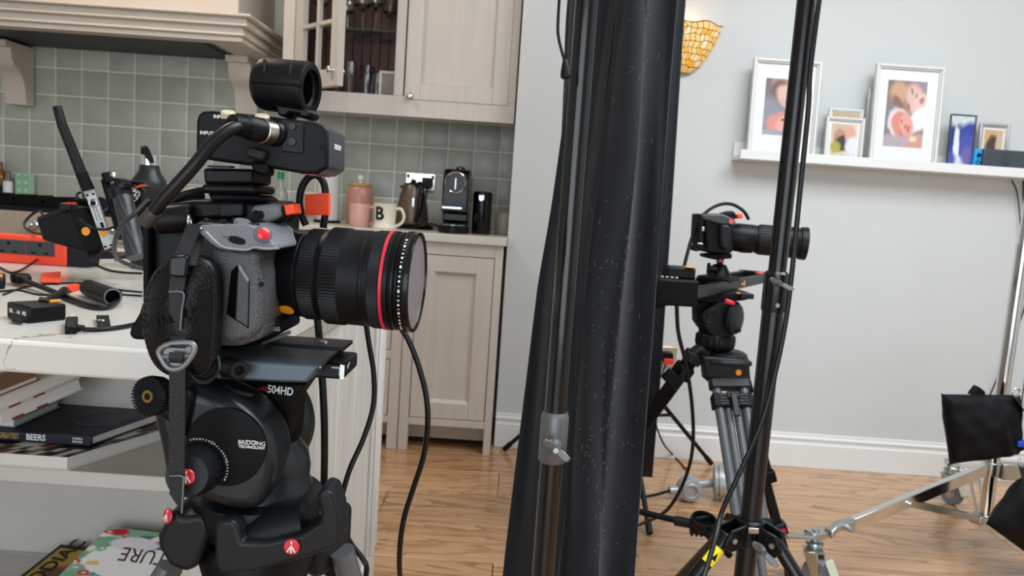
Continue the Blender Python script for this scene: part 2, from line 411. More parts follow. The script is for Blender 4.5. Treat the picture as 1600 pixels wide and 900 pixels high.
# wall tiles, one object each
tp = .1277; tz0 = 1.059; tile0 = None
for j in range(-2, 5):
    for i in range(-6, 20):
        x = -2.527+tp*i; z = tz0+.1285*j
        x1 = min(x+tp, XE-.002)
        if x1-x < .04 or (x > -1.05 and z > 1.46): continue
        full = x1-x > tp-.01
        if tile0 and full: t = tile0.copy(); COL.objects.link(t)
        else:
            hw, hh = (x1-x)/2-.0028, .0642-.0028
            mb = MB(); a = .004
            mb.add([(-hw, 0, -hh), (hw, 0, -hh), (hw, 0, hh), (-hw, 0, hh), (-hw, -.0022, -hh), (hw, -.0022, -hh), (hw, -.0022, hh), (-hw, -.0022, hh),
                    (-hw+a, -.0042, -hh+a), (hw-a, -.0042, -hh+a), (hw-a, -.0042, hh-a), (-hw+a, -.0042, hh-a)],
                   [(0, 1, 5, 4), (1, 2, 6, 5), (2, 3, 7, 6), (3, 0, 4, 7), (4, 5, 9, 8), (5, 6, 10, 9), (6, 7, 11, 10), (7, 4, 8, 11), (8, 9, 10, 11)])
            t = ob('tile', mb, M_TILE, wk, ang=60)
            if full: tile0 = t
        t.location = ((x+x1)/2, YK+.001+random.uniform(-.0006, .0003), z+.0642)
        t.rotation_euler = (random.uniform(-.005, .005), 0, random.uniform(-.005, .005))

# ================================================================== cooker hood
hd = root('cooker_hood', 'taupe mantel cooker hood with stepped cornice and scrolled corbels', 'cooker hood', (-1.9, 3.4, 1.655))
def cornice(x0, x1, yb, prof, mb):
    for (z0, z1, p) in prof: mb.bb((x0-p, yb-p, z0), (x1+p, YK-.01, z1))
HX0, HX1, HY, HZ = -2.66, -1.19, 3.14, 1.655
mb = MB()
outl = [(HX0, HY), (HX0, YK-.012), (HX0+.13, YK-.012), (HX0+.13, HY+.08), (HX1-.17, HY+.08), (HX1-.17, YK-.012), (HX1, YK-.012), (HX1, HY)]
steps = [(0, .022, .010), (.022, .034, .024), (.034, .058, .016), (.058, .070, .040), (.070, .092, .034), (.092, .104, .060)]
for a, b, p in steps:
    mb.prism([(HX0-p, HY-p, HZ+a), (HX1+p, HY-p, HZ+a), (HX1+p, HY+.06, HZ+a), (HX0-p, HY+.06, HZ+a)], (0, 0, b-a))
    for (xa, xb) in ((HX0-p, HX0+.12), (HX1-.14, HX1+p)):
        mb.bb((xa, HY+.06, HZ+a), (xb, YK-.012, HZ+b))
ob('mantel', mb, M_HOOD, hd, bev=.004)
ob('chimney_panel', MB().bb((HX0+.03, HY+.05, HZ+.104), (HX1-.03, YK-.012, 2.84)), M_HOOD, hd, bev=.003)
mb = MB(); mb.bb((HX0+.12, HY+.06, HZ+.010), (HX1-.14, YK-.012, HZ+.04))
ob('filter_panel', mb, M_SOFT, hd)
for x in (HX1-.19, HX0+.16): ob('vent_slot', MB().bb((x-.02, HY+.09, HZ+.0085), (x+.02, YK-.06, HZ+.011)), M_MATTE, hd)
mb = MB(); mb.bb((HX0+.13, HY+.062, HZ+.004), (HX1-.15, HY+.085, HZ+.034)); mb.bb((HX1-.165, HY+.08, HZ+.004), (HX1-.14, YK-.02, HZ+.034)); mb.bb((HX0+.12, HY+.08, HZ+.004), (HX0+.145, YK-.02, HZ+.034))
ob('filter_rim', mb, M_ANOD, hd, bev=.002)
def corbel(xc, wd):
    pf = [(.0, 0), (.0, -.275), (.065, -.275), (.068, -.235), (.075, -.19), (.085, -.155), (.105, -.13), (.13, -.115), (.150, -.10), (.165, -.075), (.172, -.035), (.172, -.03), (.205, -.03), (.205, 0)]
    m_ = MB().prism([(xc-wd/2, YK-.011-a, HZ+b) for a, b in pf], (wd, 0, 0)); c = ob('corbel', m_, M_HOOD, hd, bev=.003)
    ob('screw_cap', MB().cyl((xc, YK-.079, HZ-.235), (xc, YK-.074, HZ-.235), .010, n=20), M_HOOD, c, bev=.001)
corbel(W(388, 170, 3.6).x, .105); corbel(W(30, 140, 3.6).x, .100)

# ================================================================== cabinets
def shaker(name, par, x0, x1, z0, z1, y, st=.075, th=.022, m=M_CAB, rail=None):
    rail = rail or st; mb = MB()
    mb.bb((x0, y, z0), (x0+st, y+th, z1)); mb.bb((x1-st, y, z0), (x1, y+th, z1))
    mb.bb((x0+st, y, z0), (x1-st, y+th, z0+rail)); mb.bb((x0+st, y, z1-rail), (x1-st, y+th, z1))
    d = ob(name, mb, m, par, bev=.0015, seg=1)
    mb = MB(); a, b, c, e = x0+st, x1-st, z0+rail, z1-rail; q = .012       # sloping bead and panel
    mb.add([(a, y+.001, c), (b, y+.001, c), (b, y+.001, e), (a, y+.001, e), (a+q, y+.016, c+q), (b-q, y+.016, c+q), (b-q, y+.016, e-q), (a+q, y+.016, e-q)],
           [(0, 1, 5, 4), (1, 2, 6, 5), (2, 3, 7, 6), (3, 0, 4, 7), (4, 5, 6, 7)])
    ob('panel', mb, m, d, ang=20)
    return d
def knob(par, x, y, z, r=.014, m=M_CHROME, ax=(0, -1, 0)):
    return ob('knob', MB().lathe((x, y, z), ax, [(0, r*.6), (.004, r*.5), (.012, r*.45), (.016, r*.9), (.022, r), (.027, r*.8), (.030, r*.3)], 20), m, par)

# upper cabinet with open glazed door
UY0 = 3.30; UX0, UX1, UZ0, UZ1 = -1.065, -.041, 1.418, 2.45
uc = root('wall_cabinet', 'taupe wall cabinet with glazed door standing open and one closed panelled door', 'cabinet', (-.55, 3.47, UZ0))
mb = MB()
ZB = UZ0+.088                               # inner floor of the cabinet
mb.bb((UX0, UY0, UZ0), (UX1, UY0+.022, ZB)); mb.bb((UX0, UY0, UZ1-.06), (UX1, UY0+.022, UZ1))
mb.bb((UX0, UY0, ZB), (UX0+.05, UY0+.022, UZ1-.06)); mb.bb((UX1-.035, UY0, ZB), (UX1, UY0+.022, UZ1-.06))
XM0, XM1 = W(617, 100, UY0).x, W(632, 100, UY0).x
mb.bb((XM0, UY0, ZB), (XM1, UY0+.022, UZ1-.06))
ob('face_frame', mb, M_CAB, uc, bev=.0015, seg=1)
mb = MB(); mb.bb((UX0, UY0+.022, UZ0+.03), (UX0+.018, YK-.012, UZ1)); mb.bb((UX1-.018, UY0+.022, UZ0+.03), (UX1, YK-.012, UZ1)); mb.bb((UX0+.018, UY0+.022, ZB-.02), (UX1-.018, YK-.012, ZB-.001)); mb.bb((UX0+.018, UY0+.022, UZ1-.02), (UX1-.018, YK-.012, UZ1))
ob('carcass', mb, M_DARKW, uc)
nb = 12; bw = (XM1-UX0-.018)/nb
for k in range(nb): ob('back_board', MB().bb((UX0+.019+k*bw, YK-.03, ZB), (UX0+.017+(k+1)*bw, YK-.018, UZ1-.02)), M_DARKW, uc, bev=.002, seg=1)
ob('partition', MB().bb((XM0+.01, UY0+.022, ZB), (XM0+.028, YK-.03, UZ1-.02)), M_DARKW, uc)
ZS = W(560, 50, 3.42).z
ob('glass_shelf', MB().bb((UX0+.02, UY0+.05, ZS-.006), (XM0+.009, YK-.032, ZS)), mat('shelf_glass', 'a9c0b6', .05, trans=.9, ior=1.3), uc)
d = shaker('door', uc, W(631, 165, UY0-.004).x, W(793, 165, UY0-.004).x, ZB-.012, UZ1-.05, UY0-.004, st=.068)
kp = W(641, 151, UY0-.01); knob(d, kp.x, UY0-.004, kp.z, .0155)
# glazed door, swung open about its left hinge
hx, hy = UX0+.052, UY0-.002; fx, fy = W(526, 120, 3.06).x, 3.06
dv = Vector((fx-hx, fy-hy, 0)); DW = dv.length; dv.normalize(); nv = Vector((dv.y, -dv.x, 0))
R3 = Matrix((dv, Vector((-dv.y, dv.x, 0)), UZ)).transposed()
def dbox(mb, a0, a1, z0, z1, t0=0., t1=.032):
    c = Vector((hx, hy, 0))+dv*((a0+a1)/2)+nv*(-(t0+t1)/2)*-1*-1; c.z = (z0+z1)/2
    return mb.box(c, (a1-a0, t1-t0, z1-z0), R3)
DZ0, DZ1 = ZB-.008, UZ1-.055; st = .055
mb = MB(); dbox(mb, 0, st, DZ0, DZ1); dbox(mb, DW-st, DW, DZ0, DZ1); dbox(mb, st, DW-st, DZ0, DZ0+.07); dbox(mb, st, DW-st, DZ1-.06, DZ1)
gd = ob('glazed_door', mb, M_CAB, uc, bev=.0015, seg=1)
mid = DW/2; zbs = [DZ0+.07+(DZ1-.13-DZ0)*k/4 for k in range(5)]
mb = MB(); dbox(mb, mid-.009, mid+.009, DZ0+.07, DZ1-.06, .005, .027)
for z in zbs[1:4]: dbox(mb, st, DW-st, z-.009, z+.009, .005, .027)
ob('glazing_bar', mb, M_CAB, gd, bev=.003)
for k in range(4):
    for (a, b) in ((st, mid), (mid, DW-st)):
        mb = MB(); dbox(mb, a+.004, b-.004, zbs[k]+.004, zbs[k+1]-.004, .010, .013); ob('pane', mb, M_PANE, gd)
kc = Vector((hx, hy, DZ0+.062))+dv*(DW-.03)
knob(gd, *(kc+nv*.0), .0145, M_CHROME, nv); knob(gd, *(kc-nv*.024), .0145, M_CHROME, -nv)

# glassware in the cabinet
def tumbler(x, y, z, r, h, label, grp, n=20):
    mb = MB(); mb.lathe((x, y, z), (0, 0, 1), [(0, r*.80), (h*.98, r), (h, r-.001), (h-.001, r-.002), (.012, r*.80-.003), (.011, .001)], n)
    return tag(ob('tumbler', mb, M_GLASS, loc=(x, y, z)), label, 'glass', grp)
def wineglass(x, y, z, h, r, label, grp):
    mb = MB(); mb.lathe((x, y, z), (0, 0, 1), [(0, r*.85), (.003, r*.8), (.006, .006), (h*.48, .004), (h*.52, r*.4), (h*.62, r*.85), (h*.75, r), (h, r*.85), (h-.001, r*.85-.002), (h*.75, r-.002), (h*.63, r*.83-.002), (h*.54, .002)], 20)
    return tag(ob('wine_glass', mb, M_GLASS, loc=(x, y, z)), label, 'glass', grp)
gs = 'glassware inside the wall cabinet'
for px, y, r, h, lb in ((545, 3.40, .034, .145, 'tall clear tumbler nearest the open cabinet door'), (572, 3.50, .036, .15, 'tall clear tumbler in the middle of the lower cabinet shelf'),
                        (571, 3.38, .033, .10, 'short clear tumbler in front of the middle tall one'), (588, 3.47, .034, .115, 'clear tumbler beside the small framed card in the cabinet'),
                        (525, 3.52, .035, .13, 'clear tumbler at the left end of the lower cabinet shelf')):
    tumbler(W(px, 150, y).x, y, ZB, r, h, lb, gs)
for px, y, h, r, lb in ((542, 3.40, .13, .036, 'small stemmed glass at the left of the upper glass shelf'), (566, 3.46, .2, .045, 'large wine glass at the middle of the upper glass shelf'),
                        (586, 3.40, .19, .042, 'wine glass right of the middle on the upper glass shelf'), (608, 3.55, .2, .036, 'wine glass at the right end of the upper glass shelf'),
                        (500, 3.45, .19, .042, 'wine glass seen through the open glazed door')):
    wineglass(W(px, 50, y).x, y, ZS, h, r, lb, gs)
c0 = W(591, 152, 3.44); c0.z = ZB
cdR = root('framed_card', 'small pale framed card propped inside the cabinet beside the tumblers', 'frame', c0)
mb = MB(); x0, x1 = c0.x, c0.x+.085; zt = ZB+.125
mb.bb((x0, 3.44, ZB), (x0+.012, 3.455, zt)); mb.bb((x1-.012, 3.44, ZB), (x1, 3.455, zt)); mb.bb((x0+.012, 3.44, ZB), (x1-.012, 3.455, ZB+.012)); mb.bb((x0+.012, 3.44, zt-.012), (x1-.012, 3.455, zt))
ob('frame', mb, M_CREAM, cdR, bev=.001)
ob('card', MB().bb((x0+.012, 3.447, ZB+.012), (x1-.012, 3.452, zt-.012)), mat('card_grey', '9d968c', .6, var=.3, vscale=160), cdR)

# base cabinets and counter
CZ0, CZ1, CY = .894, .928, 3.05
XR = -.047
bc = root('base_cabinet', 'taupe base cabinet with a recessed panel door beside the white wall', 'cabinet', (-.33, 3.35, 0))
xd0, xd1 = W(640, 640, CY).x, W(757, 640, CY).x
XL = W(612, 640, CY).x-.02
zb, zt = W(700, 667, CY).z, CZ0
mb = MB()
mb.bb((xd1+.003, CY, 0), (XR, CY+.022, zt)); mb.bb((xd0-.045, CY, 0), (xd0-.003, CY+.022, zt))
dz0, dz1 = W(700, 655, CY).z, W(700, 400, CY).z
mb.bb((xd0-.003, CY, zb), (xd1+.003, CY+.022, dz0-.003)); mb.bb((xd0-.003, CY, dz1+.003), (xd1+.003, CY+.022, zt))
ob('face_frame', mb, M_CAB, bc, bev=.0015, seg=1)
mb = MB(); mb.bb((XR-.018, CY+.022, 0), (XR, YK, zt)); mb.bb((xd0-.045, CY+.022, 0), (xd0-.027, YK, zt)); mb.bb((xd0-.027, CY+.03, zb), (XR-.018, YK, zb+.018))
ob('carcass', mb, M_CAB, bc)
ob('plinth', MB().bb((xd0-.027, CY+.10, .03), (XR-.018, CY+.115, zb)), M_CAB, bc)
dd = shaker('door', bc, xd0, xd1, dz0, dz1, CY+.001, st=.070, rail=.068)
knob(dd, xd0+.03, CY+.001, dz1-.05, .014)
dr = root('drawer_cabinet', 'taupe drawer cabinet between the panel door and the island', 'cabinet', (-.93, 3.35, 0))
X2 = xd0-.048; X3 = X2-.62
mb = MB(); mb.bb((X2-.045, CY, 0), (X2, CY+.022, zt)); mb.bb((X3, CY, 0), (X3+.045, CY+.022, zt))
zs = [zb+.03, W(620, 562, CY).z, W(620, 548, CY).z, zt-.03]
mb.bb((X3+.045, CY, zb), (X2-.045, CY+.022, zs[0])); mb.bb((X3+.045, CY, zs[1]), (X2-.045, CY+.022, zs[2])); mb.bb((X3+.045, CY, zs[3]), (X2-.045, CY+.022, zt))
ob('face_frame', mb, M_CAB, dr, bev=.0015, seg=1)
mb = MB(); mb.bb((X3, CY+.022, 0), (X3+.018, YK, zt)); mb.bb((X2-.018, CY+.022, 0), (X2, YK, zt)); mb.bb((X3+.018, CY+.03, zb), (X2-.018, YK, zb+.018)); ob('carcass', mb, M_CAB, dr)
ob('plinth', MB().bb((X3+.018, CY+.10, .03), (X2-.018, CY+.115, zb)), M_CAB, dr)
for a, b in ((zs[0], zs[1]), (zs[2], zs[3])):
    q = shaker('drawer', dr, X3+.048, X2-.048, a+.003, b-.003, CY+.001, st=.02); knob(q, (X2+X3)/2, CY+.004, (a+b)/2)
XC = -1.36
mb = MB(); mb.bb((XC, CY-.02, CZ0), (XE-.002, YK-.010, CZ1))
ct = tag(ob('worktop', mb, M_COUNTER, bev=.003, loc=(-.7, 3.35, CZ0)), 'cream stone worktop along the tiled wall under the wall cabinet', 'worktop')
fcx = (X3+XC)/2
fr_ = root('filler_cabinet', 'taupe cabinet end between the cooker and the drawers', 'cabinet', (fcx, 3.35, 0))
ob('carcass', MB().bb((XC+.003, CY+.02, 0), (X3-.003, YK, CZ0)), M_CAB, fr_); ob('door', MB().bb((XC+.008, CY, .13), (X3-.008, CY+.019, CZ0-.02)), M_CAB, fr_, bev=.002)
# left part: cooker
ck = root('range_cooker', 'cream range cooker with black pan grates and chrome knobs under the hood', 'cooker', (-1.95, 3.35, 0))
KX0, KX1 = -2.75, XC-.006
ob('body', MB().bb((KX0, CY+.0, .08), (KX1, YK-.012, .80)), M_CREAM, ck, bev=.004)
ob('fascia', MB().bb((KX0, CY-.03, .80), (KX1, YK-.012, .905)), mat('taupe_enamel', 'a89c8e', .35), ck, bev=.004)
ob('hob_top', MB().bb((KX0, CY-.03, .905), (KX1, YK-.012, .925)), M_GLOSS, ck, bev=.004)
for k in range(3):
    gx = KX0+.06+k*.45; mb = MB()
    for q in range(4): mb.bb((gx+q*.125, CY+.05, .94), (gx+q*.125+.014, YK-.09, .962))
    for q in range(4): mb.bb((gx, CY+.05+q*.14, .925), (gx+.39, CY+.062+q*.14, .955))
    ob('pan_grate', mb, M_MATTE, ck, bev=.002)
for k in range(8):
    x = KX0+.12+k*.165
    ob('control_knob', MB().lathe((x, CY-.03, .852), (0, -1, 0), [(0, .024), (.008, .024), (.01, .018), (.034, .016), (.036, .012)], 18), M_CHROME, ck)
for k in range(2): ob('oven_door', MB().bb((KX0+.03+k*.66, CY-.02, .14), (KX0+.66+k*.66, CY-.001, .77)), M_CREAM, ck, bev=.006)
for k in range(3): ob('burner', MB().cyl((KX0+.25+k*.45, 3.35, .925), (KX0+.25+k*.45, 3.35, .938), .05), M_MATTE, ck)

# ================================================================== things on the counter
def vessel(name, px, py, y, label, cat, prof, m, z=CZ1, n=28, grp=None):
    b = W(px, py, y); c = Vector((b.x, y, z)); r_ = root(name, label, cat, c, grp)
    ob('body', MB().lathe(c, UZ, prof, n), m, r_); return r_, c
def mug_body(c, r, h, m, par):
    ob('bowl', MB().lathe(c, UZ, [(0, r*.9), (.004, r*.97), (h*.5, r), (h, r*1.01), (h, r*.93), (h*.5, r*.92), (.008, r*.85), (.007, .001)], 32), m, par)
def handle(c, ang, R, H, t, m, par):
    d_ = Vector((math.cos(ang), math.sin(ang), 0)); pts = [c+d_*(a)+UZ*b for a, b in ((R*.93, H*.85), (R*1.45, H*.88), (R*1.8, H*.62), (R*1.7, H*.35), (R*1.3, H*.18), (R*.93, H*.14))]
    ob('handle', MB().tube(smooth(pts, 5), t, 8), m, par)
c = Vector((W(562, 350, 3.22).x, 3.22, CZ1)); r_ = root('pink_mug', 'pale pink mug on the worktop in front of the rose storage jar', 'mug', c)
mug_body(c, .045, .098, M_PINK, r_); handle(c, -.1, .045, .098, .006, M_PINK, r_)
c = Vector((W(601, 355, 3.17).x, 3.17, CZ1)); r_ = root('cream_mug', 'cream mug printed with a black letter B on the worktop', 'mug', c)
ob('bowl', MB().lathe(c, UZ, [(0, .05), (.006, .052), (.016, .046), (.022, .044), (.098, .048), (.104, .051), (.106, .047), (.022, .038), (.02, .001)], 36), M_CREAM, r_); handle(c, .12, .044, .1, .0065, M_CREAM, r_)
vs, fs = text_mesh('B', .076, bold=True); bc_ = []
for v in vs:                                                   # wrapped on the bowl
    a = -PI/2-.38+v.x/.0465; bc_.append(c+Vector((math.cos(a)*(.0486+v.z), math.sin(a)*(.0486+v.z), .062+v.y)))
ob('letter_print', MB().add(bc_, fs), M_MATTE, r_)
r_, c = vessel('storage_jar', 561, 335, 3.45, 'rose stoneware storage jar with a wooden lid behind the pink mug', 'jar', [(0, .05), (.006, .056), (.06, .061), (.13, .062), (.165, .056), (.172, .05)], M_TERRA)
ob('lid', MB().lathe(c+UZ*.172, UZ, [(0, .05), (.004, .053), (.014, .053), (.018, .046)], 28), M_CORK, r_); ob('lid_knob', MB().lathe(c+UZ*.19, UZ, [(0, .006), (.01, .005), (.016, .013), (.03, .014), (.036, .008)], 18), M_CREAM, r_)
# kettle
c = Vector((W(647, 350, 3.38).x, 3.38, CZ1)); MKET = mat('bronze_steel', '6b5e52', .34, metal=.55)
r_ = root('kettle', 'brown metal kettle with black handle on the worktop by the socket', 'kettle', c)
ob('base', MB().lathe(c, UZ, [(0, .085), (.012, .088), (.02, .078)], 32), M_MATTE, r_)
kb = c-UX*.012
ob('body', MB().lathe(kb+UZ*.021, UZ, [(0, .074), (.01, .077), (.07, .070), (.13, .058), (.168, .048), (.176, .043)], 36), MKET, r_); ob('lid', MB().lathe(kb+UZ*.197, UZ, [(0, .043), (.006, .04), (.01, .012), (.022, .011), (.024, .006)], 24), M_MATTE, r_)
ob('spout', MB().prism([kb+Vector((-.045, .012, .162)), kb+Vector((-.066, 0, .192)), kb+Vector((-.04, 0, .196)), kb+Vector((-.045, -.012, .162))], (.012, 0, .0)), MKET, r_, bev=.003)
hp = [kb+Vector(p) for p in ((.018, -.035, .196), (.042, -.075, .20), (.052, -.098, .16), (.046, -.1, .09), (.036, -.094, .05), (.03, -.082, .04))]
ob('handle', MB().tube(smooth(hp, 6), [.011]*31, 10), M_GLOSS, r_)
ob('level_window', MB().box(kb+Vector((.012, -.064, .10)), (.012, .006, .08)), M_CHROME, r_, bev=.002)
# double socket
c = W(657, 284, YK-.012); r_ = root('wall_socket', 'chrome double wall socket with a black plug on the tiled wall', 'socket', c)
ob('face_plate', MB().box(c, (.146, .010, .086)), M_NICKEL, r_, bev=.003)
for k in range(2):
    sx = c.x-.036+.072*k; mb = MB(); mb.box((sx, c.y-.0055, c.z+.012), (.004, .002, .009)); mb.box((sx-.011, c.y-.0055, c.z-.008), (.007, .002, .004)); mb.box((sx+.011, c.y-.0055, c.z-.008), (.007, .002, .004)); ob('socket_holes', mb, M_MATTE, r_)
    ob('switch', MB().box((sx+(.024 if k else -.024), c.y-.007, c.z+.024), (.012, .006, .016)), M_BLACK, r_, bev=.001)
q = c+Vector((.036, -.006, -.004)); ob('plug', MB().prism([q+Vector(p) for p in ((-.024, 0, .024), (.024, 0, .024), (.026, 0, -.012), (.014, 0, -.028), (-.014, 0, -.028), (-.026, 0, -.012))], (0, -.028, 0)), M_BLACK, r_, bev=.004)
q2 = q+Vector((0, -.015, -.028)); ob('plug_lead', MB().tube(smooth([q2, q2+Vector((0, -.01, -.05)), q2+Vector((-.012, -.06, -.12)), q2+Vector((-.03, -.11, -.19))]), .0035), M_CABLE, r_)
# coffee machine
c = Vector((W(711, 362, 3.27).x, 3.22, CZ1)); r_ = root('coffee_machine', 'slim black capsule coffee machine with a round chrome lever dial', 'coffee machine', c)
yb = 3.47
ob('drip_base', MB().lathe(c+Vector((0, -.04, 0)), UZ, [(0, .062), (.004, .066), (.03, .066), (.034, .06)], 32), M_ANOD, r_)
ob('drip_grid', MB().cyl(c+Vector((0, -.04, .034)), c+Vector((0, -.04, .037)), .055), M_STEEL, r_)
pf = [(0, 0), (0, .045), (-.02, .05), (-.02, .085), (-.085, .09), (-.09, .2), (-.08, .245), (-.05, .268), (0, .275), (.10, .27), (.19, .25), (.2, 0)]
pf = [(c.y+.03+a, CZ1+b) for a, b in pf]
ob('body', MB().prism([(c.x-.055, a, b) for a, b in pf], (.11, 0, 0)), M_GLOSS, r_, bev=.006)
dc = Vector((c.x, c.y-.055, CZ1+.215))
ob('dial_ring', MB().torus(dc+UY*-.006, UY, .043, .0045, 40), M_CHROME, r_); ob('dial', MB().cyl(dc+UY*.0, dc+UY*-.007, .040, n=36), M_GLOSS, r_); ob('lever', MB().box(dc+Vector((0, -.012, -.006)), (.008, .01, .05)), M_CHROME, r_, bev=.003)
ob('spout_band', MB().box((c.x-.01, c.y-.058, CZ1+.108), (.085, .01, .01)), M_CHROME, r_, bev=.002)
ob('lever_handle', MB().lathe((c.x+.01, c.y+.03, CZ1+.275), UZ, [(0, .02), (.006, .022), (.012, .012)], 18), M_CHROME, r_)
cable('appliance_cord', [Vector((c.x-.06, c.y+.1, CZ1+.006)), Vector((c.x-.10, c.y+.06, CZ1+.03)), Vector((c.x-.15, c.y+.05, CZ1+.02)), Vector((c.x-.2, c.y+.08, CZ1+.0045))], .004, 'thin black cord between the kettle and the coffee machine')
# frother
r_, c = vessel('milk_frother', 751, 365, 3.25, 'black cylindrical milk frother with chrome collar beside the coffee machine', 'frother', [(0, .040), (.004, .042), (.15, .042), (.156, .041), (.18, .041), (.186, .036)], M_GLOSS)
ob('collar', MB().lathe(c+UZ*.155, UZ, [(0, .0428), (.022, .0428)], 28), M_ANOD, r_); ob('spout_plate', MB().box(c+Vector((-.004, -.0425, .16)), (.024, .003, .022)), M_STEEL, r_, bev=.001); ob('button', MB().cyl(c+Vector((-.004, -.044, .152)), c+Vector((-.004, -.047, .152)), .007), M_CHROME, r_)
r_, c = vessel('canister', 786, 365, 3.33, 'small beige canister at the right end of the worktop', 'canister', [(0, .036), (.003, .038), (.09, .039), (.094, .036)], mat('beige_stoneware', 'a3968a', .4))
ob('lid', MB().lathe(c+UZ*.094, UZ, [(0, .036), (.006, .034), (.01, .02)], 24), mat('beige_lid', '9c9086', .5), r_)
r_, c = vessel('glass_bottle', 437, 330, 3.42, 'clear glass bottle with a green cap behind the video camera', 'bottle', [(0, .036), (.003, .038), (.10, .038), (.135, .026), (.155, .015), (.185, .0135)], mat('frosted_bottle', 'b9beb4', .25, trans=.6))
ob('cap', MB().lathe(c+UZ*.185, UZ, [(0, .0165), (.03, .0155), (.032, .013)], 20), mat('green_cap', '1f7a46', .4), r_)
b = W(511, 345, 3.40)
r_ = root('kitchen_roll', 'white kitchen roll on a stand behind the orange cable flag', 'kitchen roll', (b.x, 3.4, CZ1)); c = Vector((b.x, 3.4, CZ1))
ob('base', MB().cyl(c, c+UZ*.012, .06), M_MATTE, r_); ob('roll', MB().lathe(c+UZ*.012, UZ, [(0, .03), (.0, .048), (.22, .048), (.22, .02)], 28), mat('tissue_white', 'c9c9c6', .9), r_); ob('spindle', MB().cyl(c+UZ*.2, c+UZ*.26, .008), M_STEEL, r_)
# bottles and tin beside the cooker
zc = .925; KY = 3.6
c = Vector((W(1, 310, KY).x, KY-.0, zc)); r_ = root('amber_bottle', 'amber oil bottle at the left edge against the tiles', 'bottle', c)
ob('body', MB().lathe(c, UZ, [(0, .028), (.1, .028), (.13, .02), (.15, .011), (.18, .010)], 20), mat('amber_glass', '8a5a1e', .15, trans=.4), r_); ob('label', MB().lathe(c+UZ*.02, UZ, [(0, .0285), (.05, .0285)], 20), M_BLACK, r_)
c = Vector((W(15, 310, KY).x, KY-.01, zc)); r_ = root('sauce_bottle', 'small clear bottle with a white label between amber bottle and green tin', 'bottle', c)
ob('body', MB().lathe(c, UZ, [(0, .021), (.09, .021), (.105, .013), (.14, .011)], 20), mat('dull_glass', '7a7b70', .2, trans=.3), r_); ob('label', MB().lathe(c+UZ*.035, UZ, [(0, .0216), (.055, .0216)], 20), M_WHITE, r_); ob('dark_band', MB().lathe(c+UZ*.005, UZ, [(0, .0215), (.03, .0215)], 20), M_BLACK, r_)
a, b = W(24, 310, KY-.02), W(46, 310, KY-.02)
r_ = root('patterned_tin', 'green and white patterned tin standing against the tiles', 'tin', ((a.x+b.x)/2, KY-.01, zc))
ob('body', MB().bb((a.x, KY-.02, zc), (b.x, KY+.02, zc+.135)), mat('mint_tin', 'bfd6c2', .35), r_, bev=.003)
def tinfn(u, v):
    x, y = (u*2) % 1-.5, (v*3.8) % 1-.5; k = abs(x)+abs(y)
    return lin('2c6a4a') if .33 < k < .42 or k > .92 else (lin('23352c') if k < .08 else (lin('cfe3d0') if k < .33 else lin('8fc2a2')))
paint_grid('pattern', (a.x, KY-.0206, zc), UX, UZ, b.x-a.x, .135, 30, 56, tinfn, r_)

# ================================================================== island
IZ, ITH, IY0, IY1 = .878, .036, .79, 1.97
IXE = -.318
isl = root('kitchen_island', 'limed oak island with open shelves and a panelled end', 'island', (-.9, 1.4, 0))
IX0 = -2.2
wt = tag(ob('worktop', MB().bb((IX0, IY0, IZ-ITH), (IXE, IY1, IZ)), M_QUARTZ, bev=.004, loc=(-.9, 1.4, IZ-ITH)), 'white veined quartz worktop of the island covered in camera gear', 'worktop')
XP = IXE-.02
mb = MB(); mb.bb((XP-.028, IY0+.03, 0), (XP, IY1-.03, IZ-ITH)); ob('end_panel', mb, M_GREYWOOD, isl, bev=.002)
mb = MB()                                            # applied frame of the end panel
for (ya, yb, za, zb_) in ((IY0+.03, IY1-.03, IZ-ITH-.03, IZ-ITH), (IY0+.03, IY1-.03, 0, .12)): mb.bb((XP, ya, za), (XP+.010, yb, zb_))
mb.bb((XP, IY1-.13, .12), (XP+.010, IY1-.03, IZ-ITH-.03))
for q in range(3): mb.bb((XP+.010, IY1-.115+q*.03, .12), (XP+.016, IY1-.10+q*.03, IZ-ITH-.05))
ob('pilaster', mb, M_GREYWOOD, isl, bev=.003)
mb = MB(); mb.prism([(XP+.010, IY0+.03, IZ-ITH-.03), (XP+.010, IY0+.03, IZ-ITH), (XP+.018, IY0+.03, IZ-ITH)], (0, IY1-IY0-.06, 0)); ob('cornice', mb, M_GREYWOOD, isl)
for k in range(6):                                   # boards of the end
    y0_ = IY0+.035+k*.157; y1_ = min(y0_+.155, IY1-.135)
    ob('end_board', MB().bb((XP, y0_, .122), (XP+.004, y1_, IZ-ITH-.032)), M_GREYWOOD, isl, bev=.0015, seg=1)
SF, SB = 1.09, 1.30
ob('back_panel', MB().bb((IX0, SB, 0), (XP-.028, SB+.02, IZ-ITH)), mat('shelf_back_paint', 'b8b4ae', .6, var=.04), isl)
ob('far_panel', MB().bb((IX0, IY1-.05, 0), (XP-.028, IY1-.03, IZ-ITH)), M_GREYWOOD, isl)
Z1 = W(230, 744, SF).z; Z2 = W(75, 864, SB).z
for z in (Z1, Z2): ob('shelf', MB().bb((IX0, SF, z-.024), (XP-.028, SB, z)), M_SHELF, isl, bev=.002)
ob('left_panel', MB().bb((IX0-.03, IY0+.1, 0), (IX0, IY1-.03, IZ-ITH)), M_GREYWOOD, isl)
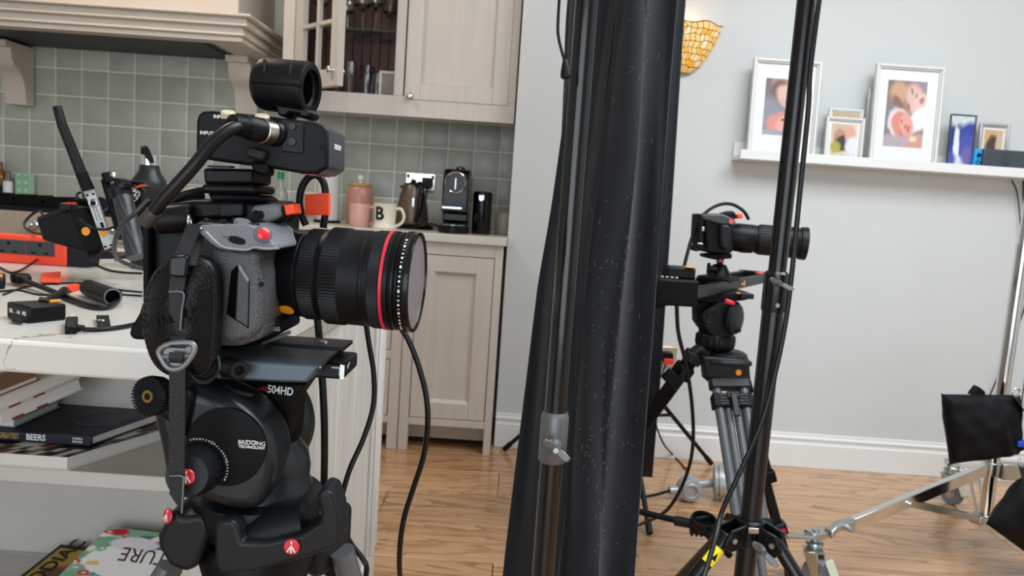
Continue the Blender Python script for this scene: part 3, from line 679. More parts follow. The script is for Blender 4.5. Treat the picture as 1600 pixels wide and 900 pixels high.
# ================================================================== picture ledge and frames
LY = 3.07; la, lb = W(1157, 242, LY), W(1598, 272, LY); LZ = W(1400, 258, LY).z
pl = tag(ob('picture_ledge', MB().prism([(la.x, a, LZ+b) for a, b in ((LY, .022), (LY, -.016), (YW-.001, -.016), (YW-.001, .06), (YW-.018, .06), (YW-.018, .0), (LY+.012, .0), (LY+.012, .022))], (2.25-la.x, 0, 0)), M_GLOSSW, bev=.0015, loc=(1.5, 3.13, LZ-.016)),
         'long white picture ledge on the white wall', 'shelf')
def photo_frame(name, label, tl, tr, bl, yb, th, fw, mw, m, fn, lean=.06, nu=60, nv=84, matm=M_WHITE, cat='photo', inner=None):
    """tl/tr/bl: corners in the photo; yb: depth of the foot; stands on the ledge, leaning back"""
    xa, xb = W(*bl, yb).x, W(*tr, yb).x; z0 = LZ+.0005; z1 = W(*tl, yb).z; ht = z1-z0; wd = xb-xa
    up = Vector((0, math.sin(lean), math.cos(lean))); nr = Vector((0, -math.cos(lean), math.sin(lean)))
    o = Vector((xa, yb, z0)); r_ = root(name, label, cat, o+UX*wd/2)
    P = lambda a, b, c=0.: o+UX*a+up*b+nr*c
    def bar(mb, a0, a1, b0, b1, c0, c1): return mb.prism([P(a0, b0, c0), P(a1, b0, c0), P(a1, b1, c0), P(a0, b1, c0)], nr*(c1-c0))
    mb = MB(); bar(mb, 0, fw, 0, ht, -th, 0); bar(mb, wd-fw, wd, 0, ht, -th, 0); bar(mb, fw, wd-fw, 0, fw, -th, 0); bar(mb, fw, wd-fw, ht-fw, ht, -th, 0)
    q = fw*.5; mb2 = MB()
    fo = ob('frame', mb, m, r_, bev=.002)
    for (a0, a1, b0, b1) in ((fw, fw+q, fw, ht-fw), (wd-fw-q, wd-fw, fw, ht-fw), (fw+q, wd-fw-q, fw, fw+q), (fw+q, wd-fw-q, ht-fw-q, ht-fw)): bar(mb2, a0, a1, b0, b1, -th, -.25*th)
    ob('inner_slip', mb2, m, fo, bev=.0015)
    pf_ = -.6*th; mb = MB(); bar(mb, fw, wd-fw, fw, ht-fw, -th+.0005, pf_); ob('mount', mb, matm, r_)
    mx0, mx1, mz0, mz1 = inner if inner else (mw, mw, mw*1.2, mw*1.2)
    pw, ph = wd-2*fw-mx0-mx1, ht-2*fw-mz0-mz1
    paint_grid('photo_print', P(fw+mx0, fw+mz0, pf_+.0004), UX, up, pw, ph, nu, nv, fn, r_)
    mb = MB(); bar(mb, fw, wd-fw, fw, ht-fw, pf_+.002, pf_+.003); ob('glass', mb, M_PANE, r_)
    return r_
M_FRW = mat('satin_white_frame', 'd6d6d3', .4); M_FRS = mat('silver_frame', 'b9b9b6', .3, metal=.5); M_FRD = mat('dark_slim_frame', '55575a', .3, metal=.4)
skin, skin2, hair, pinkb = 'dcb3a6', 'c99a8c', '6e5048', 'd98f86'
f1 = blobs('8f8a90', [(.2, .8, .5, .4, 20, '6b6268', .8), (.55, .82, .42, .26, -25, 'b98f78', .5), (.35, .78, .22, .2, 0, hair, .6), (.62, .66, .34, .2, -20, skin, .4), (.9, .82, .2, .1, 0, 'd9c0b4', .6), (.72, .73, .05, .02, -20, '8f6a60', .8), (.58, .60, .06, .02, -20, 'a5786c', .8), (.75, .55, .12, .03, -10, 'a8706a', .6),
                      (.15, .35, .35, .3, 0, '8d8b98', .9), (.5, .22, .42, .2, 5, pinkb, .45), (.62, .2, .3, .15, 5, 'e3a69b', .5), (.52, .27, .06, .015, 10, '7a4640', .5), (.78, .24, .05, .015, 10, '7a4640', .5), (.66, .2, .04, .03, 0, 'c77f78', .6), (.68, .13, .1, .018, 0, 'b0645f', .5), (.85, .42, .15, .1, 0, 'f1dcae', .7), (.4, .02, .8, .07, 0, 'a3a0ab', .6)])
f2 = blobs('9a8f96', [(.2, .85, .6, .3, 0, '7d737a', .9), (.35, .72, .34, .26, -30, 'a87f66', .7), (.28, .82, .2, .16, 0, 'c9a184', .7), (.3, .62, .2, .1, -40, '8d6753', .6), (.75, .72, .30, .2, -35, 'e0b9ae', .6), (.9, .66, .2, .16, 0, 'e6c4ba', .5), (.62, .84, .06, .03, -50, '86706a', .7), (.58, .62, .06, .03, -50, '86706a', .7), (.77, .78, .025, .04, -30, 'b98378', .6), (.9, .72, .04, .06, -25, 'bd7f78', .7),
                      (.85, .42, .32, .16, 25, 'e9eaec', .35), (.12, .35, .3, .3, 0, '857d85', .9), (.4, .33, .34, .24, -25, 'e9e6e4', .3), (.44, .32, .30, .21, -25, 'd98e82', .45), (.55, .33, .2, .15, -25, 'e4a398', .5), (.42, .38, .045, .02, -50, 'a5685e', .7), (.44, .21, .045, .02, -50, 'a5685e', .7), (.56, .3, .03, .03, 0, 'b96a60', .6), (.64, .27, .03, .05, -20, 'b5685f', .7),
                      (.3, .05, .7, .12, 0, 'b4a7ae', .8), (.85, .07, .3, .12, 20, 'cf9a8e', .5), (.75, .13, .1, .05, 0, 'f6d9a8', .7)])
f3 = blobs('d8c7ae', [(.3, .8, .5, .25, 0, 'c9b29a', .9), (.35, .55, .25, .28, 30, 'b98772', .5), (.5, .4, .35, .25, 10, '3c3a3c', .4), (.75, .65, .2, .3, 0, 'd9a493', .5), (.85, .3, .25, .3, 0, 'dfe0e4', .5), (.2, .25, .2, .2, 0, 'a9a24c', .7)])
f4 = blobs(lambda u, v: Vector(lin('2b3f9a')).lerp(Vector(lin('c9d6d8')), max(0, min(1, (v-.74)*9-.4+math.sin(u*5)*.5))), [(.25, .6, .3, .2, 20, '27357f', .8), (.75, .45, .35, .25, 0, '4650a5', .9), (.3, .42, .12, .42, 4, 'dfe6ee', .3), (.38, .12, .4, .13, 0, 'd5dbe6', .4), (.31, .79, .04, .04, 0, 'b07a80', .6), (.8, .25, .25, .2, 0, '6b63a8', .8), (.1, .15, .2, .15, 0, '4b559f', .8)])
f5 = blobs('cfa97c', [(.5, .45, .42, .4, 0, '4b3a33', .4), (.85, .6, .2, .4, 0, 'ccb39d', .7), (.5, .1, .5, .2, 0, '3a3532', .6)])
f6 = blobs('c9a987', [(.5, .5, .3, .3, 0, 'e7c9a0', .8)])
photo_frame('framed_photo', 'large white frame with a photo of two children, left end of the ledge', (1174, 86), (1290, 93), (1168, 232), 3.085, .022, .012, .05, M_FRW, f1, inner=(.046, .046, .080, .066))
photo_frame('framed_photo', 'large white frame with a photo of a girl and baby on the ledge', (1367, 95), (1484, 102), (1359, 242), 3.085, .022, .012, .05, M_FRW, f2, inner=(.044, .05, .066, .050))
photo_frame('framed_photo', 'small square white frame in front, between the two large frames', (1289, 180), (1355, 184), (1288, 240), 3.10, .02, .010, .02, M_FRW, f3, inner=(.016, .016, .018, .016))
photo_frame('framed_photo', 'cream frame partly hidden behind the small square white frame', (1291, 167), (1352, 171), (1290, 240), 3.135, .012, .009, .006, M_FRW, f6, lean=.04)
photo_frame('framed_photo', 'narrow silver frame mostly hidden behind the large frame with the girl and baby', (1349, 136), (1420, 141), (1348, 242), 3.139, .012, .008, .02, M_FRS, f6, lean=.03)
photo_frame('framed_photo', 'slim dark edged frame with a blue picture of a white gowned figure', (1482, 176), (1531, 179), (1481, 248), 3.10, .012, .003, .002, M_FRD, f4, nu=36, nv=52)
photo_frame('framed_photo', 'small silver frame half hidden behind the handheld game console', (1529, 190), (1583, 194), (1528, 252), 3.135, .016, .010, .018, M_FRS, f5, inner=(.014, .014, .016, .016))
# game console
ca = W(1522, 250, 3.088); z0 = LZ+.0005; zt = z0+.088
gc = root('game_console', 'grey handheld game console with a bright blue left controller on the ledge', 'game console', (ca.x+.12, 3.09, z0))
lnc = Matrix.Rotation(-.10, 3, 'X')
ob('dock', MB().bb((ca.x+.034, 3.084, z0), (ca.x+.215, 3.125, zt+.004)), mat('slate_plastic', '3f444b', .45), gc, bev=.005)
cb = MAT_BLUE = mat('neon_blue_plastic', '1496d6', .4)
co = ob('controller', MB().bb((ca.x, 3.09, z0), (ca.x+.034, 3.108, zt+.002)), cb, gc, bev=.008, seg=3)
ob('control_stick', MB().lathe((ca.x+.017, 3.09, zt-.024), (0, -1, 0), [(0, .006), (.004, .005), (.005, .008), (.008, .007)], 18), M_MATTE, co)
for k in range(4):
    a = k*PI/2; q = (ca.x+.018+.0075*math.cos(a), 3.09, z0+.036+.0075*math.sin(a)); ob('button', MB().cyl(q, (q[0], 3.0875, q[2]), .0032, n=12), M_MATTE, co)
em = mat('slate_emblem', '353a41', .35); q = Vector((ca.x+.125, 3.0838, z0+.045))
mb = MB()
for s in (-1, 1):
    for (a, b, c_, d_) in ((.002, .015, .016, .018), (.002, .015, -.018, -.016), (.002, .004, -.018, .018), (.013, .015, -.018, .018)): mb.bb((q.x+s*a, q.y, q.z+c_), (q.x+s*b, q.y-.0006, q.z+d_))
ob('emblem', mb, em, gc)
p0 = W(1592, 275, 3.17)
cable('console_lead', [Vector((p0.x-.03, 3.168, LZ-.02)), (1589, 300, 3.17), (1594, 345, 3.17), (1596, 400, 3.175), (1604, 470, 3.18), Vector((2.1, 3.18, .3))], .0028, 'thin black lead hanging from the left of the game console')
cable('console_lead', [Vector((p0.x+.02, 3.168, LZ-.02)), (1600, 320, 3.17), (1612, 380, 3.175), Vector((2.16, 3.18, .3))], .0035, 'black lead hanging at the right photo edge under the ledge')
# ================================================================== leaded glass wall lamp
sc0 = W(1082, 104, YW); cx = W(1077, 70, 3.1).x; zt_ = W(1080, 34, 3.1).z; zb_ = W(1080, 109, 3.1).z
sl = root('wall_lamp', 'lit half-bowl wall lamp of cream leaded glass on the white wall', 'lamp', (cx, YW, zb_))
SR, SD, SH = .148, .105, zt_-zb_
MLEAD = mat('lead_came', '4a4030', .5, metal=.5)
mg = [mat('lit_cream_glass', 'd9b878', .35, emit='ffc878', estr=.42), mat('lit_amber_glass', 'd99a3c', .35, emit='ffb040', estr=.5), mat('lit_pale_glass', 'e6d6c0', .35, emit='ffdcb0', estr=.35)]
def shp(a, t):                       # a 0..1 round the half bowl, t 0..1 from bottom to top
    an = PI+PI*a; s_ = (.20+.80*t**.62)*(1+.0*a); wv = .006*math.sin(a*PI*7)*(t > .95)
    return Vector((cx+SR*s_*math.cos(an), YW-.002+SD*s_*math.sin(an), zb_+SH*t+wv))
NR, NA = 8, 18; rnd = random.Random(3)
grid = {}
for j in range(NR+1):
    for i in range(NA+1):
        a = i/NA; t = j/NR
        if 0 < i < NA: a += rnd.uniform(-.014, .014)+(.012 if j % 2 else -.012)
        if 0 < j < NR: t += rnd.uniform(-.028, .028)
        grid[i, j] = (a, t)
lead = MB()
for j in range(NR):
    for i in range(NA):
        q = [shp(*grid[i, j]), shp(*grid[i+1, j]), shp(*grid[i+1, j+1]), shp(*grid[i, j+1])]; ce = sum(q, Vector())/4
        q = [ce+(p-ce)*.9 for p in q]; n_ = (q[1]-q[0]).cross(q[3]-q[0]).normalized()*.003
        o = MB().prism(q, n_); ob('glass_piece', o, mg[0 if rnd.random() < .6 else rnd.choice((1, 2))], sl)
        for (p0_, p1_) in (((i, j), (i+1, j)), ((i, j), (i, j+1))): lead.tube([shp(*grid[p0_]), shp(*grid[p1_])], .0034, 5)
for i in range(NA): lead.tube([shp(*grid[i, NR]), shp(*grid[i+1, NR])], .003, 5)
lo = ob('leading', lead, MLEAD, sl); lo['kind'] = 'stuff'
ob('wall_plate', MB().bb((cx-.05, YW-.006, zb_+.04), (cx+.05, YW-.0005, zt_-.04)), M_BRASS, sl, bev=.002)
ob('bulb', MB().ball((cx, YW-.05, zb_+.12), .025), mat('bulb_glow', 'fff0d0', .4, emit='ffc070', estr=6.), sl)
pl_ = bpy.data.lights.new('lamp_glow', 'POINT'); pl_.energy = .22; pl_.color = (1, .66, .32); pl_.shadow_soft_size = .03
po = bpy.data.objects.new('lamp_glow', pl_); COL.objects.link(po); po.location = (cx, YW-.05, zt_+.01)
# ================================================================== wall socket with red plug
c = W(1041, 557, YW-.005); ws = root('wall_socket', 'nickel wall socket low on the white wall with a red tagged plug', 'socket', c)
ob('face_plate', MB().box(c, (.09, .010, .09)), M_NICKEL, ws, bev=.003)
q = c+Vector((.0, -.006, .0)); ob('plug', MB().prism([q+Vector(p) for p in ((-.022, 0, .022), (.022, 0, .022), (.026, 0, -.01), (.012, 0, -.026), (-.012, 0, -.026), (-.026, 0, -.01))], (0, -.03, 0)), M_MATTE, ws, bev=.004)
ob('red_tag', MB().box(q+Vector((.004, -.034, -.014)), (.042, .008, .026)), mat('red_tag', 'd8301f', .45), ws, bev=.003)
cable('mains_lead', [q+Vector((-.004, -.02, -.03)), (1034, 585, 3.12), (1023, 610, 3.1), (1022, 650, 3.05), (1035, 690, 3.0), G(1052, 716)+UZ*.012, G(1072, 735)+UZ*.006], .004, 'black mains lead running from the red tagged plug to the floor')

# ================================================================== drapes and stands
def tube_pole(mb, a, b, r): return mb.cyl(a, b, r, n=28)
# --- front crossbar stand pole
px_, py_ = .079, 1.10
st1 = root('drape_stand', 'glossy black drape stand with grey collar and wing nut before the near drape', 'stand', (px_, py_, 0))
zc1, zc0 = W(868, 648, py_-.02).z, W(862, 727, py_-.02).z
ob('lower_tube', MB().cyl((px_, py_, .02), (px_, py_, zc0+.01), .0178, n=32), M_POLE, st1)
ob('upper_tube', MB().cyl((px_, py_, zc0), (px_, py_, 2.25), .0168, n=32), M_POLE, st1)
ob('collar', MB().lathe((px_, py_, zc0), UZ, [(0, .0195), (.003, .0215), (zc1-zc0-.008, .0215), (zc1-zc0-.004, .020), (zc1-zc0, .018)], 32), M_GREY, st1)
kc = Vector((px_, py_-.021, (zc0+zc1)/2-.008)); wn = ob('wing_nut', MB().lathe(kc, (.12, -1, 0), [(0, .012), (.008, .011), (.012, .008), (.02, .007)], 18), M_GREY, st1)
e1 = kc+Vector((.002, -.016, 0)); wd = Vector((.82, 0, -.57))
for s in (-1, 1):
    mb = MB(); w0 = e1+wd*s*.004; perp = Vector((.57, 0, .82))
    mb.prism([w0+perp*.005, w0-perp*.005, w0+wd*s*.012-perp*.006+UY*-.004, w0+wd*s*.019-perp*.004+UY*-.006, w0+wd*s*.020+perp*.005+UY*-.006, w0+wd*s*.010+perp*.006+UY*-.003], (0, -.005, 0)); ob('wing', mb, M_GREY, wn, bev=.0015)
ob('nut', MB().cyl(e1+UY*-.002, e1+UY*-.008, .0045, n=6), M_STEEL, wn)
for k in range(3):
    a = math.radians(110+120*k); d_ = Vector((math.cos(a), math.sin(a), 0)); ob('leg', MB().tube([Vector((px_, py_, .30))+d_*.02, Vector((px_, py_, .012))+d_*.42], .010, 10), M_POLE, st1)
mb = MB().cyl((px_, py_, .27), (px_, py_, .34), .03, n=24); ob('leg_hub', mb, M_ANOD, st1)
ob('crossbar', MB().cyl((px_-.12, py_+.10, 2.2), (px_+.75, py_+.10, 2.2), .014, n=20), M_POLE, st1); ob('bar_bracket', MB().bb((px_-.02, py_-.02, 2.18), (px_+.02, py_+.115, 2.225)), M_ANOD, st1)
# drawcord with toggle
dcr = root('drawcord', 'black looped drawcord with a bell toggle beside the drape stand pole', 'cord', W(884, 112, 1.06))
for pts in (((878, -60, 1.06), (872, 30, 1.06), (873, 60, 1.06), (882, 95, 1.06)), ((895, -60, 1.06), (888, 10, 1.06), (885, 60, 1.06), (884, 95, 1.06))): ob('cord', MB().tube(smooth([W(*p) for p in pts]), .0021, 8), M_CABLE, dcr)
a_, b_ = W(883, 93, 1.06), W(884.5, 121, 1.06); ob('toggle', MB().lathe(a_, b_-a_, [(0, .003), (.004, .0045), (.018, .0075), (.024, .0078), (.026, .006)], 20), M_RUB, dcr)

# --- near drape
def drape(name, label, edges, fold, nu=90, nv=40, z_bot=None, th=.004):
    """edges: functions of height giving left and right x; fold(u, z): depth and bunching"""
    zt, zb = 2.2, z_bot
    def f(u, v):
        z = zb+(zt-zb)*v; x0, x1 = edges(z); y, dx = fold(u, z); return Vector((x0+(x1-x0)*u+dx, y, z))
    return MB().surf(f, nu, nv)
DY = 1.27
def interp(tab):
    def g(z):
        for (z0, a), (z1, b) in zip(tab, tab[1:]):
            if z <= z1: return a+(b-a)*(z-z0)/(z1-z0)
        (z0, a), (z1, b) = tab[-2:]; return a+(b-a)*(z-z0)/(z1-z0)
    return g
def tab_px(L, d):
    t = sorted(((W(x, y, d).z, W(x, y, d).x) for x, y in L)); a, b = t[0], t[1]; s = (b[1]-a[1])/(b[0]-a[0]); t.insert(0, (0, a[1]-s*a[0]*.6)); return interp(t)
nl = tab_px([(905, 0), (882, 200), (865, 320), (843, 450), (825, 600), (806, 750), (790, 880)], DY)
nr_ = tab_px([(1059, 0), (1050, 110), (1040, 250), (1024, 450), (1011, 620), (1002, 760), (993, 890)], DY)
def nfold(u, z):
    k = (2.3-z)/2.3; a = .012+.014*k
    y = DY+a*math.sin(u*15+.4+.5*math.sin(z*1.7))+.005*math.sin(u*31+z*1.3)+.006*math.sin(z*9+u*22)
    y += -.035*math.exp(-((u-.52)/.10)**2)+.05*(u < .36)*min(1, (.36-u)*12)
    dx = .010*math.sin(u*22+z*.8)*math.sin(u*PI)+.005*math.sin(z*7+u*9)*math.sin(PI*u)
    return y, dx
nd = root('drape', 'near black velvet drape flecked with lint behind the glossy pole', 'drape', (.12, DY, .06))
ob('cloth', drape('drape', '', lambda z: (nl(z), nr_(z)), nfold, 110, 60, .06), M_CURT, nd, solid=.003, ang=180)
hem = lambda z: nl(z)+(nr_(z)-nl(z))*.44
hp = []
for k in range(41):
    z = .07+2.13*k/40; y, dx = nfold(.44, z); hp.append(Vector((hem(z)+.004*math.sin(z*11)+dx, y-.010, z)))
ob('hem', MB().ribbon(smooth(hp, 2), Vector((.012, -.004, 0)), .006, UY), M_CURT, nd, bev=.002)
lint = MB(); rl = random.Random(11)
for k in range(230):
    u = min(.97, max(.02, rl.gauss(.66, .13) if k % 7 else rl.random())); z = rl.uniform(.45, 1.5) if k % 3 else rl.gauss(.72, .12)
    y, dx = nfold(u, z); p = Vector((nl(z)+(nr_(z)-nl(z))*u+dx, y-.0035, z)); a = rl.uniform(0, 6.3); L = rl.uniform(.003, .013); q = Vector((math.cos(a)*.5, 0, math.sin(a))); s_ = Vector((-q.z, 0, q.x))*rl.uniform(-.5, .5)
    lint.tube([p, p+q*L*.5+s_*L*.4+UY*-.0008, p+q*L], .00019, 4)
lo = ob('lint', lint, mat('pale_lint', '8d9094', .9), nd); lo['kind'] = 'stuff'
# --- far drape and its stand
FY = 2.25
fr = tab_px([(1070, 0), (1062, 110), (1050, 300), (1040, 450), (1030, 600), (1018, 742)], FY); zbF = W(1012, 744, FY).z
fd = root('drape', 'far black drape hanging behind the near one and ending above the floor', 'drape', (.3, FY, zbF))
def ffold(u, z): return FY+.02*math.sin(u*17)+.01*math.sin(u*40), 0
ob('cloth', drape('d', '', lambda z: (fr(z)-.34, fr(z)), ffold, 60, 20, zbF), M_CURT, fd, solid=.003, ang=180)
ls = root('light_stand', 'slim black tripod stand behind the drapes with feet by the baseboard', 'stand', (.44, 2.9, 0))
hub = Vector((.44, 2.9, .52)); ob('column', MB().cyl((.44, 2.9, .22), (.44, 2.9, 2.3), .012), M_ANOD, ls)
ob('crossbar', MB().tube([(.44, 2.9, 2.28), (.40, FY, 2.21)], .011), M_ANOD, ls); ob('drape_bar', MB().cyl((-.1, FY, 2.21), (.55, FY, 2.21), .011), M_ANOD, ls)
for q in (G(788, 699), G(1105, 719), G(1015, 838)):
    q = Vector((q.x, min(q.y, 3.12), .009)); lg = ob('leg', MB().tube([hub+(q-hub)*.03, q], .009, 10), M_ANOD, ls)
    m_ = hub+(q-hub)*.55; off_ = Vector((q.y-hub.y, hub.x-q.x, 0)).normalized()*.008; b0 = Vector((.44, 2.9, .25))
    for s in (-1, 1): ob('brace', MB().tube([b0+off_*s, m_+off_*s], .0045, 8), M_ANOD, lg)
    ob('foot', MB().tube([hub+(q-hub)*.94, q], .0115, 10), M_RUB, lg)
ob('hub', MB().cyl(hub-UZ*.03, hub+UZ*.03, .03), M_ANOD, ls); ob('brace_hub', MB().cyl((.44, 2.9, .235), (.44, 2.9, .265), .022), M_ANOD, ls)

# --- tall right stand
X2_, Y2_ = .428, 1.20
s2 = root('tall_stand', 'tall matt black stand in the foreground with yellow leg label and wing nut', 'stand', (X2_, Y2_, 0))
zk1, zk0 = W(1212, 425, Y2_-.02).z, W(1200, 488, Y2_-.02).z
M_ST2 = mat('satin_black_tube', '0e0f12', .22)
ob('lower_tube', MB().cyl((X2_, Y2_, .30), (X2_, Y2_, zk0+.01), .0172, n=32), M_ST2, s2); ob('upper_tube', MB().cyl((X2_, Y2_, zk0), (X2_, Y2_, 2.4), .0142, n=32), M_ST2, s2)
ob('collar', MB().lathe((X2_, Y2_, zk0-.0), UZ, [(0, .0185), (.004, .0195), (zk1-zk0-.004, .0195), (zk1-zk0, .016)], 32), M_ST2, s2)
def wingnut(par, c, ax, wd, m1=M_ANOD, sz=1.):
    ax = Vector(ax).normalized(); wd = Vector(wd).normalized(); w_ = ob('wing_nut', MB().lathe(c, ax, [(0, .008*sz), (.012*sz, .007*sz), (.018*sz, .005*sz)], 16), m1, par); pp = ax.cross(wd)
    for s in (-1, 1):
        e = Vector(c)+ax*.012*sz+wd*s*.004*sz
        ob('wing', MB().prism([e+pp*.004*sz, e-pp*.004*sz, e+wd*s*.014*sz-pp*.006*sz+ax*.004*sz, e+wd*s*.022*sz-pp*.003*sz+ax*.007*sz, e+wd*s*.022*sz+pp*.003*sz+ax*.007*sz, e+wd*s*.012*sz+pp*.005*sz+ax*.003*sz], ax*.005*sz), m1, w_, bev=.0012)
kw = W(1216, 443, Y2_-.03); wingnut(s2, kw+UY*.012, (.25, -1, 0), (.9, 0, -.35), M_GREY, .8)
q = W(1214, 477, Y2_-.019); ob('rivet', MB().cyl(q, q-UY*.003, .0035), M_STEEL, s2)
hz = W(1172, 830, Y2_).z
ob('hub', MB().lathe((X2_, Y2_, hz-.022), UZ, [(0, .020), (.002, .024), (.042, .024), (.046, .020)], 28), M_ANOD, s2)
mb = MB()
ob('hub_plate', MB().box((X2_, Y2_-.024, hz+.012), (.022, .006, .010)), M_STEEL, s2, bev=.001)
wingnut(s2, (X2_+.008, Y2_-.026, hz-.014), (.2, -1, -.1), (.75, 0, -.65), M_GREY, 1.1)
legs = [(1112, 890, -.28, 1.02), (1238, 890, .30, 1.06), (1135, 895, -.12, 1.6)]
def leg2(dirv, par):
    d_ = Vector(dirv).normalized(); a0 = Vector((X2_, Y2_, hz-.004))+d_*.045
    lug = MB(); sd = Vector((-d_.y, d_.x, 0))
    for s in (-1, 1): lug.prism([Vector((X2_, Y2_, hz))+d_*.018+sd*s*.012+UZ*.02, Vector((X2_, Y2_, hz))+d_*.050+sd*s*.012+UZ*.012, Vector((X2_, Y2_, hz))+d_*.062+sd*s*.012-UZ*.012, Vector((X2_, Y2_, hz))+d_*.050+sd*s*.012-UZ*.026, Vector((X2_, Y2_, hz))+d_*.018+sd*s*.012-UZ*.02], sd*s*.006)
    lg = ob('leg_lug', lug, M_ANOD, par, bev=.003); ob('pivot', MB().cyl(a0-sd*.022, a0+sd*.022, .0045, n=14), M_STEEL, lg)
    ft = Vector((X2_, Y2_, .012))+d_*.50
    l_ = ob('leg', MB().tube([a0, ft], .0115, 16), M_ST2, par); ob('foot', MB().tube([ft+(a0-ft)*.05, ft], .0145, 14), M_RUB, l_); return a0, ft
A = [leg2(v, s2) for v in ((-.93, -.36, 0), (.80, -.6, 0), (-.25, .97, 0))]
a0, ft = A[0]; dl = (ft-a0).normalized(); lc = a0+dl*.040; sd = dl.cross(UY).normalized(); nn = sd.cross(dl).normalized()
lblm = MB(); nseg = 10
fnr = -nn if nn.y > 0 else nn
for k in range(nseg):
    t0, t1 = -1.25+2.5*k/nseg, -1.25+2.5*(k+1)/nseg; r_ = .0122
    P_ = lambda t, s: lc+dl*s+(fnr*math.cos(t)+sd*math.sin(t))*r_
    lblm.add([P_(t0, -.016), P_(t1, -.016), P_(t1, .016), P_(t0, .016)], [(0, 1, 2, 3)])
lbl = ob('warning_label', lblm, M_YEL, s2)
tri = [lc+fnr*.0126+dl*(-.008)+sd*0, lc+fnr*.0122+dl*.006+sd*.0045, lc+fnr*.0122+dl*.006-sd*.0045]
ob('warning_symbol', MB().prism(tri, fnr*.0003), M_MATTE, lbl)
bcn = lc+dl*.05; ob('maker_badge', MB().box(bcn+fnr*.0113, (.006, .002, .022), Matrix((sd, fnr, dl)).transposed()), M_DGREY, s2, bev=.001)
cable('stand_cable', [(1290, -60, 1.20), (1280, 0, 1.18), (1266, 110, 1.175), (1263, 170, 1.175), (1250, 300, 1.175), (1238, 420, 1.17), (1228, 500, 1.17), (1212, 580, 1.165), (1190, 660, 1.155), (1155, 740, 1.15), (1128, 800, 1.13), (1118, 840, 1.10), (1100, 900, 1.06), (1070, 980, 1.0)], .0042, 'black cable running down the tall matt black stand')

# ================================================================== rolling stand with sandbags
CX, CYr = 1.652, 2.42
rs = root('rolling_stand', 'chrome rolling stand with folding braced legs on braked casters', 'stand', (CX, CYr, 0))
ob('column', MB().cyl((CX, CYr, .12), (CX, CYr, 1.05), .0215, n=28), M_CHROME, rs); ob('riser', MB().cyl((CX+.0, CYr, 1.02), (CX, CYr, 2.3), .017, n=24), M_CHROME, rs)
rod = W(1600, 520, CYr-.05); ob('guide_rod', MB().cyl((CX+.05, CYr-.03, .52), (CX+.05, CYr-.03, 1.3), .006, n=12), M_CHROME, rs)
zcol = W(1540, 735, CYr-.03).z; zlow = W(1545, 815, CYr-.03).z
uh = ob('upper_hub', MB().lathe((CX, CYr, zcol-.022), UZ, [(0, .028), (.044, .028)], 24), M_STEEL, rs, bev=.002); lh = ob('lower_hub', MB().lathe((CX, CYr, zlow-.016), UZ, [(0, .027), (.032, .027)], 24), M_STEEL, rs, bev=.002)
ob('collar_clamp', MB().bb((CX+.02, CYr-.03, zcol-.03), (CX+.12, CYr+.01, zcol+.025)), M_STEEL, rs, bev=.003)
def caster(par, p, ang, wheel=.045):
    d_ = Vector((math.cos(ang), math.sin(ang), 0)); sd = Vector((-d_.y, d_.x, 0)); c_ = Vector((p.x, p.y, wheel))+d_*.02
    w_ = ob('wheel', MB().lathe(c_-sd*.014, sd, [(0, wheel*.55), (.0, wheel*.9), (.004, wheel), (.024, wheel), (.028, wheel*.9), (.028, wheel*.55)], 28), mat('grey_tyre', '6b6f7a', .5), par)
    ob('wheel_hub', MB().lathe(c_-sd*.016, sd, [(0, .012), (.002, .02), (.030, .02), (.032, .012)], 18), M_STEEL, w_)
    mb = MB(); top = wheel*2+.02
    for s in (-1, 1): mb.prism([c_+sd*s*.018-d_*.012, c_+sd*s*.018+d_*.012, Vector((p.x, p.y, top))+sd*s*.018+d_*.024, Vector((p.x, p.y, top))+sd*s*.018-d_*.024], sd*s*.003)
    mb.box((p.x, p.y, top+.002), (.05, .05, .005)); fk = ob('fork', mb, M_STEEL, par, bev=.001)
    ob('swivel', MB().lathe((p.x, p.y, top+.004), UZ, [(0, .026), (.006, .027), (.008, .02), (.016, .02), (.018, .026), (.024, .024), (.026, .011), (.06, .011)], 22), mat('blue_zinc', 'a3b8bb', .28, metal=1.), fk)
    bk = Vector((p.x, p.y, top-.012))+d_*.045
    ob('brake_pedal', MB().prism([bk+sd*.02, bk-sd*.02, bk-sd*.02+d_*.028-UZ*.05, bk+sd*.02+d_*.028-UZ*.05], d_*.006+UZ*.004), mat('pale_pedal', 'b5b6a4', .5), fk, bev=.004)
    return top+.05
